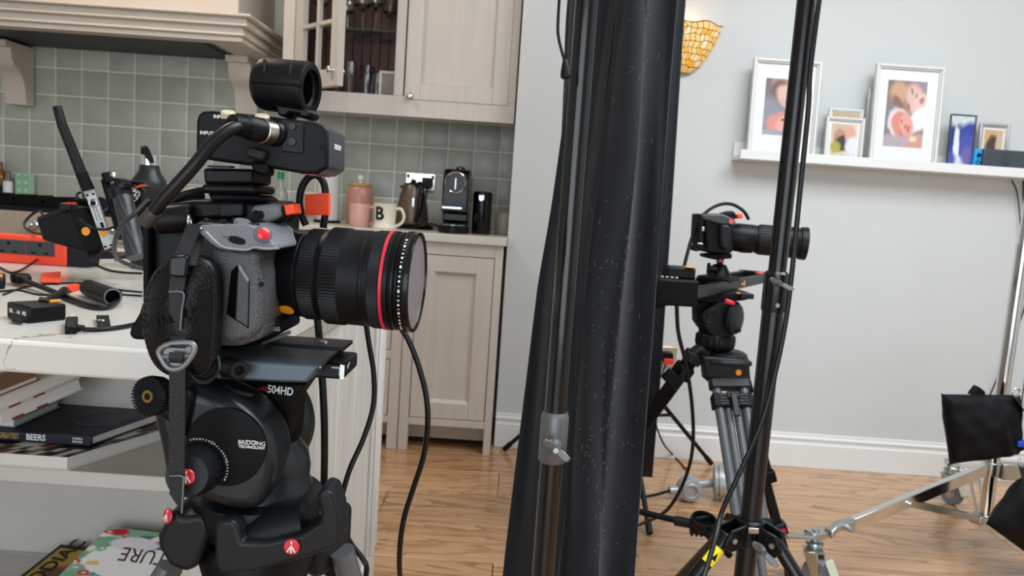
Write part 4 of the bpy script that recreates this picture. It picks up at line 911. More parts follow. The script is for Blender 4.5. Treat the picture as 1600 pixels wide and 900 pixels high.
for nm, tip, ang, pj in (('near', G(1265, 915), -.9, .62), ('rear', G(1478, 784), -1.2, .6), ('off', Vector((2.42, 2.45, 0)), .3, .6)):
    tz = .155; tp_ = Vector((tip.x, tip.y, tz)); hb = Vector((CX, CYr, zcol)); dh = (tp_-hb); dh.z = 0; L_ = dh.length; dh.normalize(); sd = Vector((-dh.y, dh.x, 0))
    kn = hb+dh*(L_-.13); kn.z = tz+.015; st_ = hb+dh*.03
    dl = (kn-st_).normalized(); R_ = Matrix((dl, sd, dl.cross(sd))).transposed()
    ll = ob('leg', MB().box((st_+kn)/2, ((kn-st_).length, .020, .040), R_), M_CHROME, rs, bev=.002)
    # cast end with fork prongs that hold the caster stem
    mb = MB(); e0 = kn-dl*.02
    mb.prism([e0+sd*.014+UZ*.020, e0-sd*.014+UZ*.020, kn+dh*.05-sd*.012+UZ*.012, tp_-dh*.05-sd*.016+UZ*.012, tp_-dh*.05+sd*.016+UZ*.012, kn+dh*.05+sd*.012+UZ*.012], (0, 0, -.022))
    yo = ob('leg_end', mb, M_STEEL, ll, bev=.004)
    mb = MB(); mb.box(tp_+UZ*.006-dh*.0, (.055, .04, .020), Matrix((dh, sd, UZ)).transposed())
    ob('stem_block', mb, M_STEEL, ll, bev=.003)
    if nm == 'near':
        for s in (-1, 1): ob('prong', MB().tube([tp_+sd*s*.015+dh*.02+UZ*.004, tp_+sd*s*.012+dh*.13+UZ*.012+UZ*.01*s], .006, 10), M_STEEL, ll)
    ob('bolt', MB().cyl(kn+dh*.01-sd*.03, kn+dh*.01+sd*.03, .009, n=14), M_STEEL, ll)
    bp_ = hb+(kn-hb)*pj; lw = Vector((CX, CYr, zlow))+dh*.02
    for s in (-1, 1): ob('brace', MB().box((bp_+lw)/2+sd*s*.014, ((bp_-lw).length, .004, .020), Matrix(((bp_-lw).normalized(), sd, (bp_-lw).normalized().cross(sd))).transposed()), M_STEEL, ll, bev=.001)
    ob('brace_bolt', MB().cyl(bp_-sd*.02, bp_+sd*.02, .006, n=12), M_STEEL, ll)
    ob('lower_lug', MB().box(Vector((CX, CYr, zlow))+dh*.035, (.03, .04, .03), Matrix((dh, sd, UZ)).transposed()), M_STEEL, ll, bev=.003)
    caster(rs, Vector((tip.x, tip.y, 0)), ang)
def pillow(name, corners, depth, puff, m, par, nu=26, nv=22, wr=.0):
    """corners: four points (bl, br, tr, tl); bulging bag along -depth dir"""
    bl, br, tr, tl = corners; n_ = (br-bl).cross(tl-bl).normalized()
    def f(sgn):
        def g(u, v):
            p = (bl*(1-u)+br*u)*(1-v)+(tl*(1-u)+tr*u)*v; e = (4*u*(1-u))**.38*(4*v*(1-v))**.38
            dn = puff*e*(1+.25*noise.noise(p*22))+wr*math.sin(u*26+v*9)*e*(u > .6)
            sag = -.02*math.sin(PI*u)*(v > .9)*0
            return p+n_*(sgn*dn+.0002*sgn)+UZ*sag
        return g
    mb = MB().surf(f(1), nu, nv); b2 = MB().surf(f(-1), nu, nv); mb.add(b2.v, [list(reversed(x)) for x in b2.f])
    return ob(name, mb, m, par, ang=180)
BY = 2.27
sb = root('sandbag', 'square black sandbag hung over the rolling stand leg', 'sandbag', W(1535, 725, BY))
cs = [W(1487, 725, BY), W(1592, 710, BY+.03), W(1594, 617, BY+.03), W(1472, 616, BY)]
pillow('bag', cs, 0, .055, M_BAG, sb, wr=.004)
ob('seam_flap', MB().prism([W(1472, 615, BY-.005), W(1484, 622, BY-.005), W(1494, 722, BY-.005), W(1485, 726, BY-.005)], (0, .008, 0)), M_BAG, sb, bev=.002)
ob('loop_handle', MB().prism([W(1519, 618, BY+.02), W(1530, 604, BY+.02), W(1540, 612, BY+.02), W(1541, 620, BY+.02)], (0, .03, 0)), M_BAG, sb, bev=.003)
ob('strap', MB().ribbon(smooth([W(1586, 622, BY), W(1598, 640, BY), W(1612, 660, BY), W(1606, 690, BY), W(1590, 700, BY)]), Vector((0, .03, .012)), .003, UX), M_WEB, sb)
ob('blue_tape', MB().box(W(1597, 694, BY-.015), (.03, .012, .02)), mat('blue_tape', '1d3fae', .5), sb, bev=.003)
c_ = W(1588, 613, BY-.02); ob('ring_clip', MB().torus(c_, UY, .012, .003, 20), M_STEEL, sb)
B2 = 2.20
sb2 = root('sandbag', 'slumped black sandbag low at the right photo edge beside the stand column', 'sandbag', W(1590, 850, B2))
cs = [W(1540, 818, B2), W(1660, 905, B2+.04), W(1650, 745, B2+.04), W(1598, 748, B2)]
pillow('bag', cs, 0, .05, M_BAG, sb2, wr=.005); ob('ring_clip', MB().torus(W(1599, 722, B2), UY, .014, .003, 20), M_STEEL, sb2); ob('strap', MB().ribbon([W(1599, 727, B2), W(1606, 755, B2)], Vector((.03, 0, 0)), .003, UY), M_WEB, sb2)
# ================================================================== second tripod, slider and camera
def pprism(pts, d, th, mb=None):               # outline at depth d, th metres thick away from the viewer
    mb = mb or MB(); return mb.prism([W(x, y, d) for x, y in pts], (0, th, 0))
TC = W(1133, 572, 2.05)                         # crown centre
t2 = root('video_tripod', 'black video tripod with grey carbon legs carrying the camera slider', 'tripod', (TC.x, 2.05, 0))
cz = TC.z
mb = MB().lathe((TC.x, 2.05, cz-.045), UZ, [(0, .05), (.01, .062), (.07, .062), (.085, .055), (.09, .045)], 28); ob('crown', mb, M_DGREY, t2)
ob('crown_front', pprism([(1099, 557), (1160, 562), (1172, 572), (1174, 598), (1102, 590)], 1.98, .05), M_DGREY, t2, bev=.006)
ob('carry_bar', MB().tube(smooth([W(1112, 566, 1.97), W(1130, 567, 1.955), W(1155, 569, 1.955), W(1172, 568, 1.97)], 5), .008, 12), M_DGREY, t2)
s_ = W(1154, 582, 1.977); ob('dot_sticker', MB().cyl(s_, s_-UY*.0015, .008), M_STICK, t2)
fA, fB, fC = G(1217, 1100), G(1238, 905), G(860, 862)
def tleg(top, foot, label, sp, show=False, M_TUBE=M_TUBE):
    d_ = (foot-top); L = d_.length; d_.normalize(); sd = d_.cross(UY if abs(d_.y) < .5 else UX).normalized()
    if show: sd = Vector((1, 0, .06)).normalized(); sd = (sd-d_*sd.dot(d_)).normalized()
    fr_ = sd.cross(d_).normalized(); fr_ = fr_ if fr_.y < 0 else -fr_
    lg = ob('leg', MB().tube([top+sd*sp, top+d_*L*.48+sd*sp*.9], .0125, 16), M_TUBE, t2)
    ob('leg_tube', MB().tube([top-sd*sp, top+d_*L*.48-sd*sp*.9], .0125, 16), M_TUBE, lg)
    ob('leg_tube', MB().tube([top+d_*.07+sd*sp*.28, top+d_*L*.75+sd*sp*.28], .0105, 16), M_TUBE, lg)
    ob('leg_tube', MB().tube([top+d_*.07-sd*sp*.35, top+d_*L*.75-sd*sp*.35], .0105, 16), M_TUBE, lg)
    R_ = Matrix((sd, fr_*-1, d_)).transposed()
    ob('leg_yoke', MB().box(top+d_*.005, (sp*2+.034, .034, .03), R_), M_DGREY, lg, bev=.005)
    c_ = top+d_*.055; ob('leg_clamp', MB().box(c_, (sp*2+.034, .036, .040), R_), M_MATTE, lg, bev=.004)
    for k in range(4):
        for s in (-1, 1): ob('clamp_rib', MB().box(c_+sd*s*sp*.7+fr_*.019+d_*(-.013+k*.0085), (sp*.62, .004, .004), R_), M_DGREY, lg)
    ob('clamp_lever', MB().box(c_+fr_*.026+d_*.018, (.018, .008, .066), R_), M_DGREY, lg, bev=.003); ob('lever_plate', MB().box(c_+fr_*.022-d_*.012, (.034, .006, .018), R_), M_BLACK, lg, bev=.002)
    c2 = top+d_*L*.5; ob('leg_clamp', MB().box(c2, (sp*2+.03, .034, .036), R_), M_MATTE, lg, bev=.004)
    ob('lower_tube', MB().tube([top+d_*L*.74, foot-d_*.03], .0125, 14), M_MATTE, lg); ob('foot_clamp', MB().box(top+d_*L*.75, (sp*1.6+.02, .034, .04), R_), M_DGREY, lg, bev=.004)
    ob('rubber_foot', MB().lathe(foot-d_*.05, d_, [(0, .014), (.02, .018), (.048, .020), (.052, .012)], 16), M_RUB, lg)
    ob('red_button', MB().cyl(top+d_*L*.75+fr_*.016+sd*.008, top+d_*L*.75+fr_*.021+sd*.008, .007), M_RED, lg)
tleg(W(1139, 598, 1.99), fA, '', .037, True); tleg(Vector((TC.x+.045, 2.10, cz-.02)), fB, '', .016, False, M_ANOD)
lg = tleg(W(1084, 556, 2.03), fC, '', .009, False, M_MATTE)
ob('leg_elbow', MB().tube(smooth([W(1106, 552, 2.03), W(1096, 546, 2.03), W(1086, 550, 2.03), W(1078, 564, 2.03)], 5), .016, 14), M_DGREY, t2)
c_ = W(1050, 592, 2.0); ob('leg_lock', MB().box(c_, (.05, .03, .035), Matrix.Rotation(.7, 3, 'Y')), M_MATTE, t2, bev=.005)
# spreader at mid height
sp = root('tripod_spreader', 'black mid-level spreader with a ribbed round hub between the tripod legs', 'spreader', W(1098, 815, 1.93)); hc = W(1098, 817, 1.93)
ob('hub_cup', MB().lathe(hc-UZ*.02, (0, -.25, 1), [(0, .024), (.004, .034), (.034, .036), (.038, .034), (.038, .030), (.02, .028)], 40, rib=(1, 2, 2, .0025)), M_RUB, sp)
ob('hub_bar', MB().box(hc+UZ*.014, (.05, .008, .008), Matrix.Rotation(.5, 3, 'Z')), M_DGREY, sp)
for e_, nm in ((W(985, 796, 2.0), 0), (W(1140, 868, 1.8), 1), (W(1185, 800, 2.25), 2)):
    ob('arm', MB().tube([hc-UZ*.008+(e_-hc).normalized()*.05, e_], .0085, 12), M_MATTE, sp); ob('arm_end', MB().tube([hc-UZ*.008+(e_-hc).normalized()*.025, hc-UZ*.008+(e_-hc).normalized()*.075], .0135, 12), M_RUB, sp)
for k in range(5):
    q = hc+Vector((-.03+k*.013, -.012, -.026)); ob('grip_tooth', MB().lathe(q+UZ*.012, -UZ, [(0, .008), (.012, .0065), (.022, .001)], 8), M_RUB, sp)
# fluid head
fh = root('fluid_head', 'compact black fluid head with round emblem and red lever on the video tripod', 'tripod head', (TC.x, 2.05, cz+.045))
hb = W(1118, 527, 2.05)
ob('bowl_ring', MB().lathe((hb.x, 2.05, cz+.045), UZ, [(0, .040), (.008, .052), (.018, .055), (.04, .055), (.046, .050), (.05, .044)], 48, rib=(1, 3, 3, .003)), M_BLACK, fh)
ob('pan_base', MB().lathe((hb.x, 2.05, cz+.095), UZ, [(0, .048), (.012, .05), (.022, .046)], 36), M_MATTE, fh)
dz = W(1118, 496, 2.05).z; dc = Vector((hb.x, 2.0, dz))
ob('drum', MB().lathe(dc, UY, [(0, .030), (.002, .048), (.012, .054), (.09, .054), (.1, .046)], 40), M_BLACK, fh, bev=.002)
ob('housing', pprism([(1089, 468), (1158, 472), (1163, 500), (1150, 522), (1100, 520), (1090, 505)], 2.02, .075), M_MATTE, fh, bev=.01)
e0 = W(1109, 493, 1.985); ob('emblem_ring', MB().torus(e0, UY, .0185, .0016, 36), M_DGREY, fh); ob('emblem_disc', MB().cyl(e0+UY*.014, e0+UY*.0, .018), M_GLOSS, fh)
text('emblem_letter', 'S', .036, e0-UY*.001, UX, UZ, M_DGREY, fh, True)
ob('side_dial', MB().lathe(W(1145, 498, 2.0), (.75, -.65, 0), [(0, .042), (.012, .042), (.016, .036), (.018, .02)], 36), M_DGREY, fh)
ob('brake_lever', MB().box(W(1148, 515, 1.98), (.032, .014, .014)), M_MATTE, fh, bev=.003); ob('red_lever', MB().box(W(1140, 472, 1.985), (.028, .012, .012), Matrix.Rotation(.25, 3, 'Y')), M_RED, fh, bev=.003)
ob('plate_receiver', pprism([(1080, 462), (1162, 456), (1178, 460), (1178, 466), (1160, 470), (1110, 474), (1085, 470)], 2.0, .09), M_MATTE, fh, bev=.003)
ob('lock_wing', pprism([(1072, 463), (1092, 470), (1100, 484), (1090, 482), (1075, 474)], 2.0, .03), M_MATTE, fh, bev=.003); ob('plate_tab', pprism([(1158, 458), (1179, 460), (1178, 468), (1158, 467)], 1.97, .04), M_DGREY, fh, bev=.002)
s_ = W(1155, 458, 1.985); ob('sticker', MB().box(s_, (.014, .012, .003)), M_STICK, fh)
# slider
ra, rb = W(1074, 455, 1.74), W(1200, 437, 2.48); zl = (ra.z+rb.z)/2; ra.z = rb.z = zl
dl = (rb-ra).normalized(); sd = Vector((-dl.y, dl.x, 0)); RL = Matrix((dl, sd, UZ)).transposed()
sr = root('camera_slider', 'dark grey motorised camera slider with end drive unit across the video tripod', 'slider', (ra+rb)/2-UZ*.015)
rc = (ra+rb)/2+dl*.0; Ls = (rb-ra).length
for s in (-1, 1): ob('rail', MB().box(rc+sd*s*.042+sd*.042, (Ls, .014, .030), RL), M_DGREY, sr, bev=.003)
ob('rail_bed', MB().box(rc+sd*.042-UZ*.006, (Ls, .07, .008), RL), M_MATTE, sr)
ob('end_cap', MB().box(rb+sd*.042, (.02, .11, .034), RL), M_MATTE, sr, bev=.004); s_ = rb-dl*.07+sd*.042; ob('end_sticker', MB().box(s_+UZ*.017-sd*.03, (.06, .02, .002), RL), M_ORPL, sr)
du = W(1052, 456, 1.70); ob('drive_unit', MB().box(Vector((du.x, du.y+.04, du.z)), (.10, .12, .062), Matrix.Rotation(.1, 3, 'Z')), M_MATTE, sr, bev=.006)
ob('drive_foot', pprism([(1016, 468), (1072, 466), (1052, 476), (1020, 484)], 1.70, .05), M_MATTE, sr, bev=.004)
db = W(1065, 427, 1.70); dbo = ob('battery', MB().box(Vector((db.x, db.y+.03, db.z)), (.066, .06, .028)), M_BLACK, sr, bev=.005); ob('battery_sticker', MB().box(Vector((db.x+.018, db.y+.01, db.z+.0148)), (.02, .03, .001)), M_STICK, dbo)
for k in range(4): ob('status_light', MB().box(W(1035+k*7.5, 432+k*.6, 1.69), (.006, .004, .002)), M_WHITE, sr)
ob('drive_plate', pprism([(1072, 434), (1087, 432), (1088, 440), (1076, 444)], 1.71, .05), M_GREY, sr, bev=.002)
mk = W(1155, 446, 2.18); nrm = -sd
fp = ra+dl*((mk-ra).dot(dl)); fp = Vector((fp.x, fp.y, zl))+sd*.0-sd*.0075; ob('rail_dot', MB().cyl(fp, fp+nrm*.0012, .0085), M_STICK, sr); text('rail_mark', 'edge', .012, fp-dl*.024+nrm*.0008, dl, UZ, M_WHITE, sr)
# ball head
bb = W(1127, 436, 2.06); bh = root('ball_head', 'small black ball head with red knob between slider and far camera', 'ball head', (bb.x, 2.09, zl+.02)); b0 = Vector((bb.x, 2.09, zl+.012))
ob('carriage', MB().box(b0+UZ*.004, (.12, .09, .014), RL), M_MATTE, bh, bev=.004); zt2 = W(1127, 413, 2.06).z
ob('housing', MB().lathe(b0+UZ*.01, UZ, [(0, .034), (.012, .030), (zt2-b0.z-.016, .020), (zt2-b0.z-.012, .016)], 28), M_BLACK, bh); ob('lock_knob', MB().cyl(W(1119, 421, 2.05), W(1106, 420, 2.05), .010), M_BLACK, bh); ob('lock_tab', MB().box(W(1107, 419, 2.05), (.008, .012, .03)), M_BLACK, bh, bev=.002)
ob('ball_neck', MB().cyl((b0.x, b0.y, zt2-.014), (b0.x, b0.y, zt2+.03), .009), M_MATTE, bh); ob('red_collar', MB().cyl((b0.x, b0.y, zt2+.004), (b0.x, b0.y, zt2+.014), .011), M_RED, bh)
# camera 2
c2 = root('video_camera', 'far black video camera with a long lens on the slider', 'camera', W(1125, 404, 2.07))
ob('body', pprism([(1100, 341), (1136, 340), (1146, 350), (1147, 392), (1138, 398), (1104, 395)], 2.02, .11), M_BLACK, c2, bev=.006)
ob('grip', pprism([(1126, 352), (1140, 350), (1143, 357), (1143, 388), (1134, 393), (1126, 385)], 1.99, .05), M_DGREY, c2, bev=.008, seg=3)
ob('top_plate', pprism([(1096, 335), (1130, 334), (1150, 344), (1150, 351), (1130, 352), (1098, 343)], 2.0, .12), mat('dark_shell', '3a3c3f', .5), c2, bev=.005)
ob('rear_screen', pprism([(1093, 334), (1101, 334), (1100, 384), (1090, 383)], 2.02, .09), M_BLACK, c2, bev=.003); ob('rear_clamp', pprism([(1083, 384), (1104, 380), (1104, 390), (1088, 393), (1083, 391)], 2.03, .05), M_BLACK, c2, bev=.003)
ob('base_plate', pprism([(1102, 398), (1144, 396), (1144, 404), (1118, 406), (1103, 403)], 2.03, .07), M_MATTE, c2, bev=.003); ob('rec_button', MB().cyl(W(1143, 346, 2.0), W(1143, 346, 1.992), .007), M_RED, c2)
ob('handle_front', pprism([(1130, 333), (1145, 329), (1150, 333), (1150, 343), (1138, 344)], 2.04, .05), M_BLACK, c2, bev=.004); ob('orange_tape', pprism([(1152, 335), (1160, 334), (1161, 341), (1153, 342)], 2.03, .03), M_ORANGE, c2, bev=.002)
ob('side_catch', MB().box(W(1098, 358, 2.0), (.008, .01, .012)), M_STEEL, c2, bev=.002); ob('plate_catch', MB().box(W(1094, 381, 2.02), (.016, .008, .006)), M_STEEL, c2, bev=.002)
la_, lb_ = W(1143, 370, 2.07), W(1260, 381, 2.03); Ll = (lb_-la_).length
prof = [(0, .036), (.012, .039), (Ll*.30, .039), (Ll*.31, .0375), (Ll*.33, .0375), (Ll*.34, .040), (Ll*.6, .0415), (Ll*.61, .0395), (Ll*.63, .0395), (Ll*.64, .042), (Ll*.87, .0435), (Ll*.88, .041), (Ll*.90, .041), (Ll*.91, .0445), (Ll, .0455), (Ll, .041), (Ll-.03, .038)]
ln = ob('lens', MB().lathe(la_, lb_-la_, prof, 48), M_BLACK, c2, bev=.0008, seg=1); ob('front_glass', MB().lathe(la_+(lb_-la_).normalized()*(Ll-.03), lb_-la_, [(0, .038), (.003, .03), (.005, .001)], 36), mat('reddish_reflection_glass', '4a3434', .05, coat=1.), ln)  # front glass has its reddish reflection put into the base colour
ob('focus_ring', MB().lathe(la_+(lb_-la_).normalized()*Ll*.36, lb_-la_, [(0, .0405), (.001, .0422), (Ll*.2, .0425), (Ll*.2+.001, .041)], 72, rib=(1, 2, 2, .0012)), M_RUB, ln)
ob('lens_foot', pprism([(1156, 391), (1176, 392), (1175, 396), (1158, 395)], 2.04, .04), M_BLACK, c2, bev=.003)
cable('camera_cable', [(1170, 343, 2.12), (1162, 330, 2.12), (1146, 320, 2.12), (1128, 319, 2.11), (1108, 328, 2.1), (1092, 345, 2.08), (1080, 375, 2.02), (1070, 412, 1.95), (1066, 430, 1.86)], .0048, 'black cable looping over the far camera down to the slider')
cable('trailing_cable', [(1057, 470, 1.78), (1060, 520, 1.85), (1072, 570, 1.92), (1081, 630, 1.95), (1083, 690, 1.98), (1075, 735, 2.0), (1055, 780, 2.05), (1030, 806, 2.15), G(985, 828)+UZ*.006], .0052, 'black cable hanging from the slider down to the floor')
# cast inline fixture on the floor
fx = G(1075, 782); fl_ = root('floor_clamp', 'pale grey cast metal clamp lying on the floor behind the spreader', 'clamp', fx); MG = mat('cast_pale_grey', 'a9acac', .4, metal=.5)
c_ = Vector((fx.x, fx.y, .048)); ob('round_body', MB().lathe(c_+UY*-.03, UY, [(0, .03), (.004, .042), (.05, .046), (.06, .038)], 32), MG, fl_); ob('face_ring', MB().torus(c_+UY*-.032, UY, .026, .006, 28), MG, fl_)
ob('link_bar', MB().cyl(c_+Vector((.03, .02, .01)), c_+Vector((.11, .04, .015)), .016), MG, fl_)
c3 = c_+Vector((.125, .04, .022)); a_ = Vector((.97, -.2, .1)).normalized(); ob('flange', MB().lathe(c3-a_*.025, a_, [(0, .05), (.006, .066), (.012, .066), (.014, .056), (.02, .056), (.022, .066), (.03, .066)], 36), MG, fl_)
ob('barrel', MB().lathe(c3+a_*.005, a_, [(0, .06), (.07, .058), (.075, .05)], 36), MG, fl_); ob('port', MB().cyl(c3+Vector((.03, -.055, .02)), c3+Vector((.03, -.064, .02)), .01), M_MATTE, fl_); ob('spigot', MB().cyl(c_+Vector((-.04, 0, -.01)), c_+Vector((-.075, -.005, -.012)), .016), MG, fl_)
cable('clamp_lead', [c_+Vector((-.07, -.005, -.012)), c_+Vector((-.16, -.02, -.035)), c_+Vector((-.3, -.04, -.041)), c_+Vector((-.5, 0, -.041))], .006, 'dark lead on the floor leading left from the grey clamp')
# ================================================================== foreground tripod
def logo_disc(par, c, nrm, r, up=UZ):
    """red roundel with a white three-legged mark"""
    c = Vector(c); n_ = Vector(nrm).normalized(); up = (Vector(up)-n_*Vector(up).dot(n_)).normalized(); rt = up.cross(n_)
    d_ = ob('red_roundel', MB().lathe(c, n_, [(0, r), (.0008, r), (.0016, r*.9), (.0018, r*.3)], 32), M_RED, par); q = c+n_*.0019; k = r
    mb = MB()
    def bar(a, b, w):
        a, b = Vector(a), Vector(b); t = (b-a).normalized(); s = Vector((-t.y, t.x))*w
        mb.prism([q+rt*p[0]*k+up*p[1]*k for p in (a+s, b+s, b-s, a-s)], n_*.0003)
    bar((0, .78), (0, .42), .10); bar((0, .18), (0, -.72), .09); bar((0, .22), (-.5, -.62), .08); bar((0, .22), (.5, -.62), .08)
    ob('roundel_mark', mb, M_WHITE, d_); return d_
TY = .70; ax_ = W(405, 790, TY); TX = ax_.x; CZc = ax_.z
tr = root('camera_tripod', 'black tripod in the foreground with red round badges on its leg brackets', 'tripod', (TX, TY, 0))
ob('bowl', MB().lathe((TX, TY, CZc-.03), UZ, [(0, .040), (.01, .054), (.03, .060), (.040, .062), (.046, .060), (.05, .052)], 56), M_BLACK, tr)
ob('crown', MB().lathe((TX, TY, CZc-.075), UZ, [(0, .03), (.006, .05), (.03, .056), (.045, .05)], 40), M_BLACK, tr)
mbp = [(334, 822), (343, 814), (362, 813), (370, 822), (377, 848), (415, 848), (470, 836), (499, 818), (501, 800), (494, 774), (503, 765), (518, 770), (528, 800), (532, 838), (531, 853), (490, 868), (440, 882), (395, 895), (345, 898), (335, 885)]
def bracket(pts, d, th, bev=.006):
    return ob('leg_bracket', pprism(pts, d, th), M_DGREY, tr, bev=bev, seg=4)
b1 = bracket(mbp, .622, .035); lp = W(456, 854, .6205); logo_disc(b1, lp, (0, -1, .05), 13.0*.62/1155)
# belly between the lugs
ob('bracket_belly', MB().lathe(W(376, 842, .655), W(500, 812, .655)-W(376, 842, .655), [(0, .012), (.004, .022), (.035, .025), (.066, .022), (.07, .012)], 28), M_BLACK, tr)
b2 = bracket([(257, 815), (268, 795), (285, 808), (312, 804), (327, 812), (326, 838), (308, 888), (288, 897), (262, 885), (246, 858), (244, 838)], .65, .045, .010); q = W(263, 806, .648)
logo_disc(b2, q, (-.6, -.8, .3), .007)
ob('leg_bracket', MB().box((TX+.052, TY+.05, CZc-.05), (.04, .05, .07), Matrix.Rotation(-.6, 3, 'Z')), M_DGREY, tr, bev=.008)
def rleg(dirv, top, r=.46, sp=.022):
    d_ = Vector(dirv).normalized(); foot = Vector((TX, TY, .015))+d_*r; t_ = (foot-top).normalized(); sd = t_.cross(d_).normalized(); L = (foot-top).length
    for s in (-1, 1):
        lg = ob('leg', MB().tube([top+sd*s*sp, top+t_*L*.55+sd*s*sp*.8], .0125, 18), M_GREY if s > 0 else M_ANOD, tr)
    ob('leg_clamp', MB().box(top+t_*L*.55, (.07, .035, .04), Matrix((sd, t_.cross(sd), t_)).transposed()), M_BLACK, tr, bev=.005)
    ob('lower_leg', MB().tube([top+t_*L*.53, foot-t_*.03], .0125, 16), M_ANOD, tr); ob('rubber_foot', MB().lathe(foot-t_*.05, t_, [(0, .015), (.02, .02), (.045, .022), (.05, .014)], 18), M_RUB, tr)
rleg((.42, -1, 0), Vector((TX+.012, TY-.055, CZc-.075)), .42); rleg((-1, -.35, 0), Vector((TX-.075, TY-.03, CZc-.065)), .45); rleg((.78, .62, 0), Vector((TX+.062, TY+.055, CZc-.06)), .30)

# ================================================================== foreground fluid head
fh = root('fluid_head', 'large graphite fluid head with counterbalance knob under the foreground camera', 'tripod head', (TX, TY, CZc+.02))
ob('pan_base', MB().lathe((TX, TY, CZc+.012), UZ, [(0, .044), (.004, .050), (.012, .0505), (.018, .047), (.03, .048), (.045, .045), (.058, .036)], 56), M_HEADG, fh)
lobe = [(262, 603), (300, 597), (335, 598), (372, 603), (405, 612), (432, 628), (450, 655), (458, 690), (455, 720), (443, 748), (425, 763), (380, 771), (320, 770), (285, 760), (265, 738), (255, 690), (246, 650), (243, 622)]
near = smooth([W(x, y, .645+.045*max(0, min(1, (x-300)/130))) for x, y in lobe+lobe[:1]], 3)[:-1]
def yl(pts, y): return [Vector((p.x, y, p.z)) for p in pts]
ob('side_casting', MB().prism(yl(near, .632), (0, .062, 0)), M_HEADG, fh, bev=.017, seg=6, ang=60)
ob('side_casting', MB().prism(yl(near, .738), (0, .04, 0)), M_HEADG, fh, bev=.012, seg=5, ang=60)
# flat black inlay
fc = W(353, 698, .632); ob('side_inlay', MB().lathe(fc+UY*.003, -UY, [(0, .0355), (.0045, .0355), (.0049, .034)], 64), M_MATTE, fh)
ob('centre_block', pprism([(305, 597), (478, 600), (456, 632), (452, 690), (440, 742), (305, 742)], .696, .05), M_MATTE, fh, bev=.003)
up_ = (W(400, 600, .69)-W(401, 620, .69)).normalized(); rt_ = (W(470, 612, .69)-W(400, 603, .69)).normalized()
text('model_number', '504HD', .0108, W(438, 610.5, .6945), rt_, up_, M_WHITE, fh, True, .78)
mb = MB()
for k, x in enumerate((401, 405.5, 410, 414.5)):
    h_ = (3, 4.2, 5.6, 7.2)[k]; mb.prism([W(x, 607.5-h_/2+k*.3, .6945), W(x+2.8, 607.5-h_/2+k*.3, .6945), W(x+2, 607.5+h_/2+k*.3, .6945), W(x-.8, 607.5+h_/2+k*.3, .6945)], (0, -.0004, 0))
ob('red_bars', mb, M_RED, fh)
rt2 = (W(413, 695, .627)-W(374, 692, .627)); text('casting_print', 'BRIDGING', .0052, W(393.5, 692.5, .6268), rt2, UZ, M_WHITE, fh); text('casting_print', 'TECHNOLOGY', .0034, W(393.5, 699, .6268), rt2, UZ, M_WHITE, fh, True)
mb = MB()
for a, b in (((384, 691), (384, 688)), ((384, 688), (399, 689)), ((399, 689), (399, 692))): mb.tube([W(*a, .6268), W(*b, .6268)], .00022, 4)
ob('print_bracket', mb, M_WHITE, fh)
# counterbalance knob
k0, k1 = W(309, 731, .632), W(292, 745, .600); ka = (k1-k0); Lk = ka.length
ob('balance_knob', MB().lathe(k0, ka, [(-.004, .0225), (.004, .0228), (Lk*.62, .0205), (Lk*.72, .0185), (Lk*.95, .0178), (Lk, .0168), (Lk, .002)], 72, rib=(1, 2, 3, .0012)), M_DGREY, fh)
logo_disc(fh, k1+ka.normalized()*.0005, ka, 13.2*.6/1155)
cc = W(311, 729, .6265); R_ = 46*.6268/1155; s_ = 'COUNTER BALANCE SYSTEM'; n_ = len(s_)
lt = MB()
for k, ch in enumerate(s_):
    a = math.radians(108-132*k/(n_-1)); p = cc+Vector((math.cos(a)*R_, 0, math.sin(a)*R_)); tang = Vector((math.sin(a), 0, -math.cos(a))); rad = Vector((math.cos(a), 0, math.sin(a)))
    if ch == ' ': lt.torus(p, UY, .0011, .00018, 14, 4); continue
    vs, fs = text_mesh(ch, .0024); lt.add([p+tang*v.x+rad*v.y-UY*(v.z+.0002) for v in vs], fs)
ob('dial_lettering', lt, M_WHITE, fh)
# handle rosette
rc_ = W(234, 619, .605); ra_ = Vector((-.25, -1, .12)).normalized()
ob('rosette', MB().lathe(rc_+ra_*-.012, ra_, [(0, .0155), (.010, .0172), (.012, .0165), (.0125, .008)], 80, rib=(1, 2, 2, .0016)), M_BLACK, fh)
u_ = ra_.cross(UZ).normalized(); v_ = u_.cross(ra_); mb = MB()
for k in range(36):
    a = 2*PI*k/36; d_ = u_*math.cos(a)+v_*math.sin(a); s2_ = ra_.cross(d_)
    mb.prism([rc_+d_*.0075+s2_*.0003, rc_+d_*.0075-s2_*.0003, rc_+d_*.0165-s2_*.0008, rc_+d_*.0165+s2_*.0008], ra_*.0022)
o = ob('rosette_teeth', mb, M_DGREY, fh); o['kind'] = 'stuff'
ob('brass_insert', MB().lathe(rc_, ra_, [(0, .0058), (.003, .0052), (.003, .003), (.0, .0028)], 24), M_BRASS, fh); ob('rosette_boss', MB().lathe(rc_, ra_, [(0, .0078), (.002, .0072), (.0021, .005)], 24), M_GLOSS, fh)
ob('rosette_arm', pprism([(238, 604), (262, 603), (300, 612), (285, 690), (258, 660), (243, 648), (236, 632)], .622, .05), M_BLACK, fh, bev=.006)
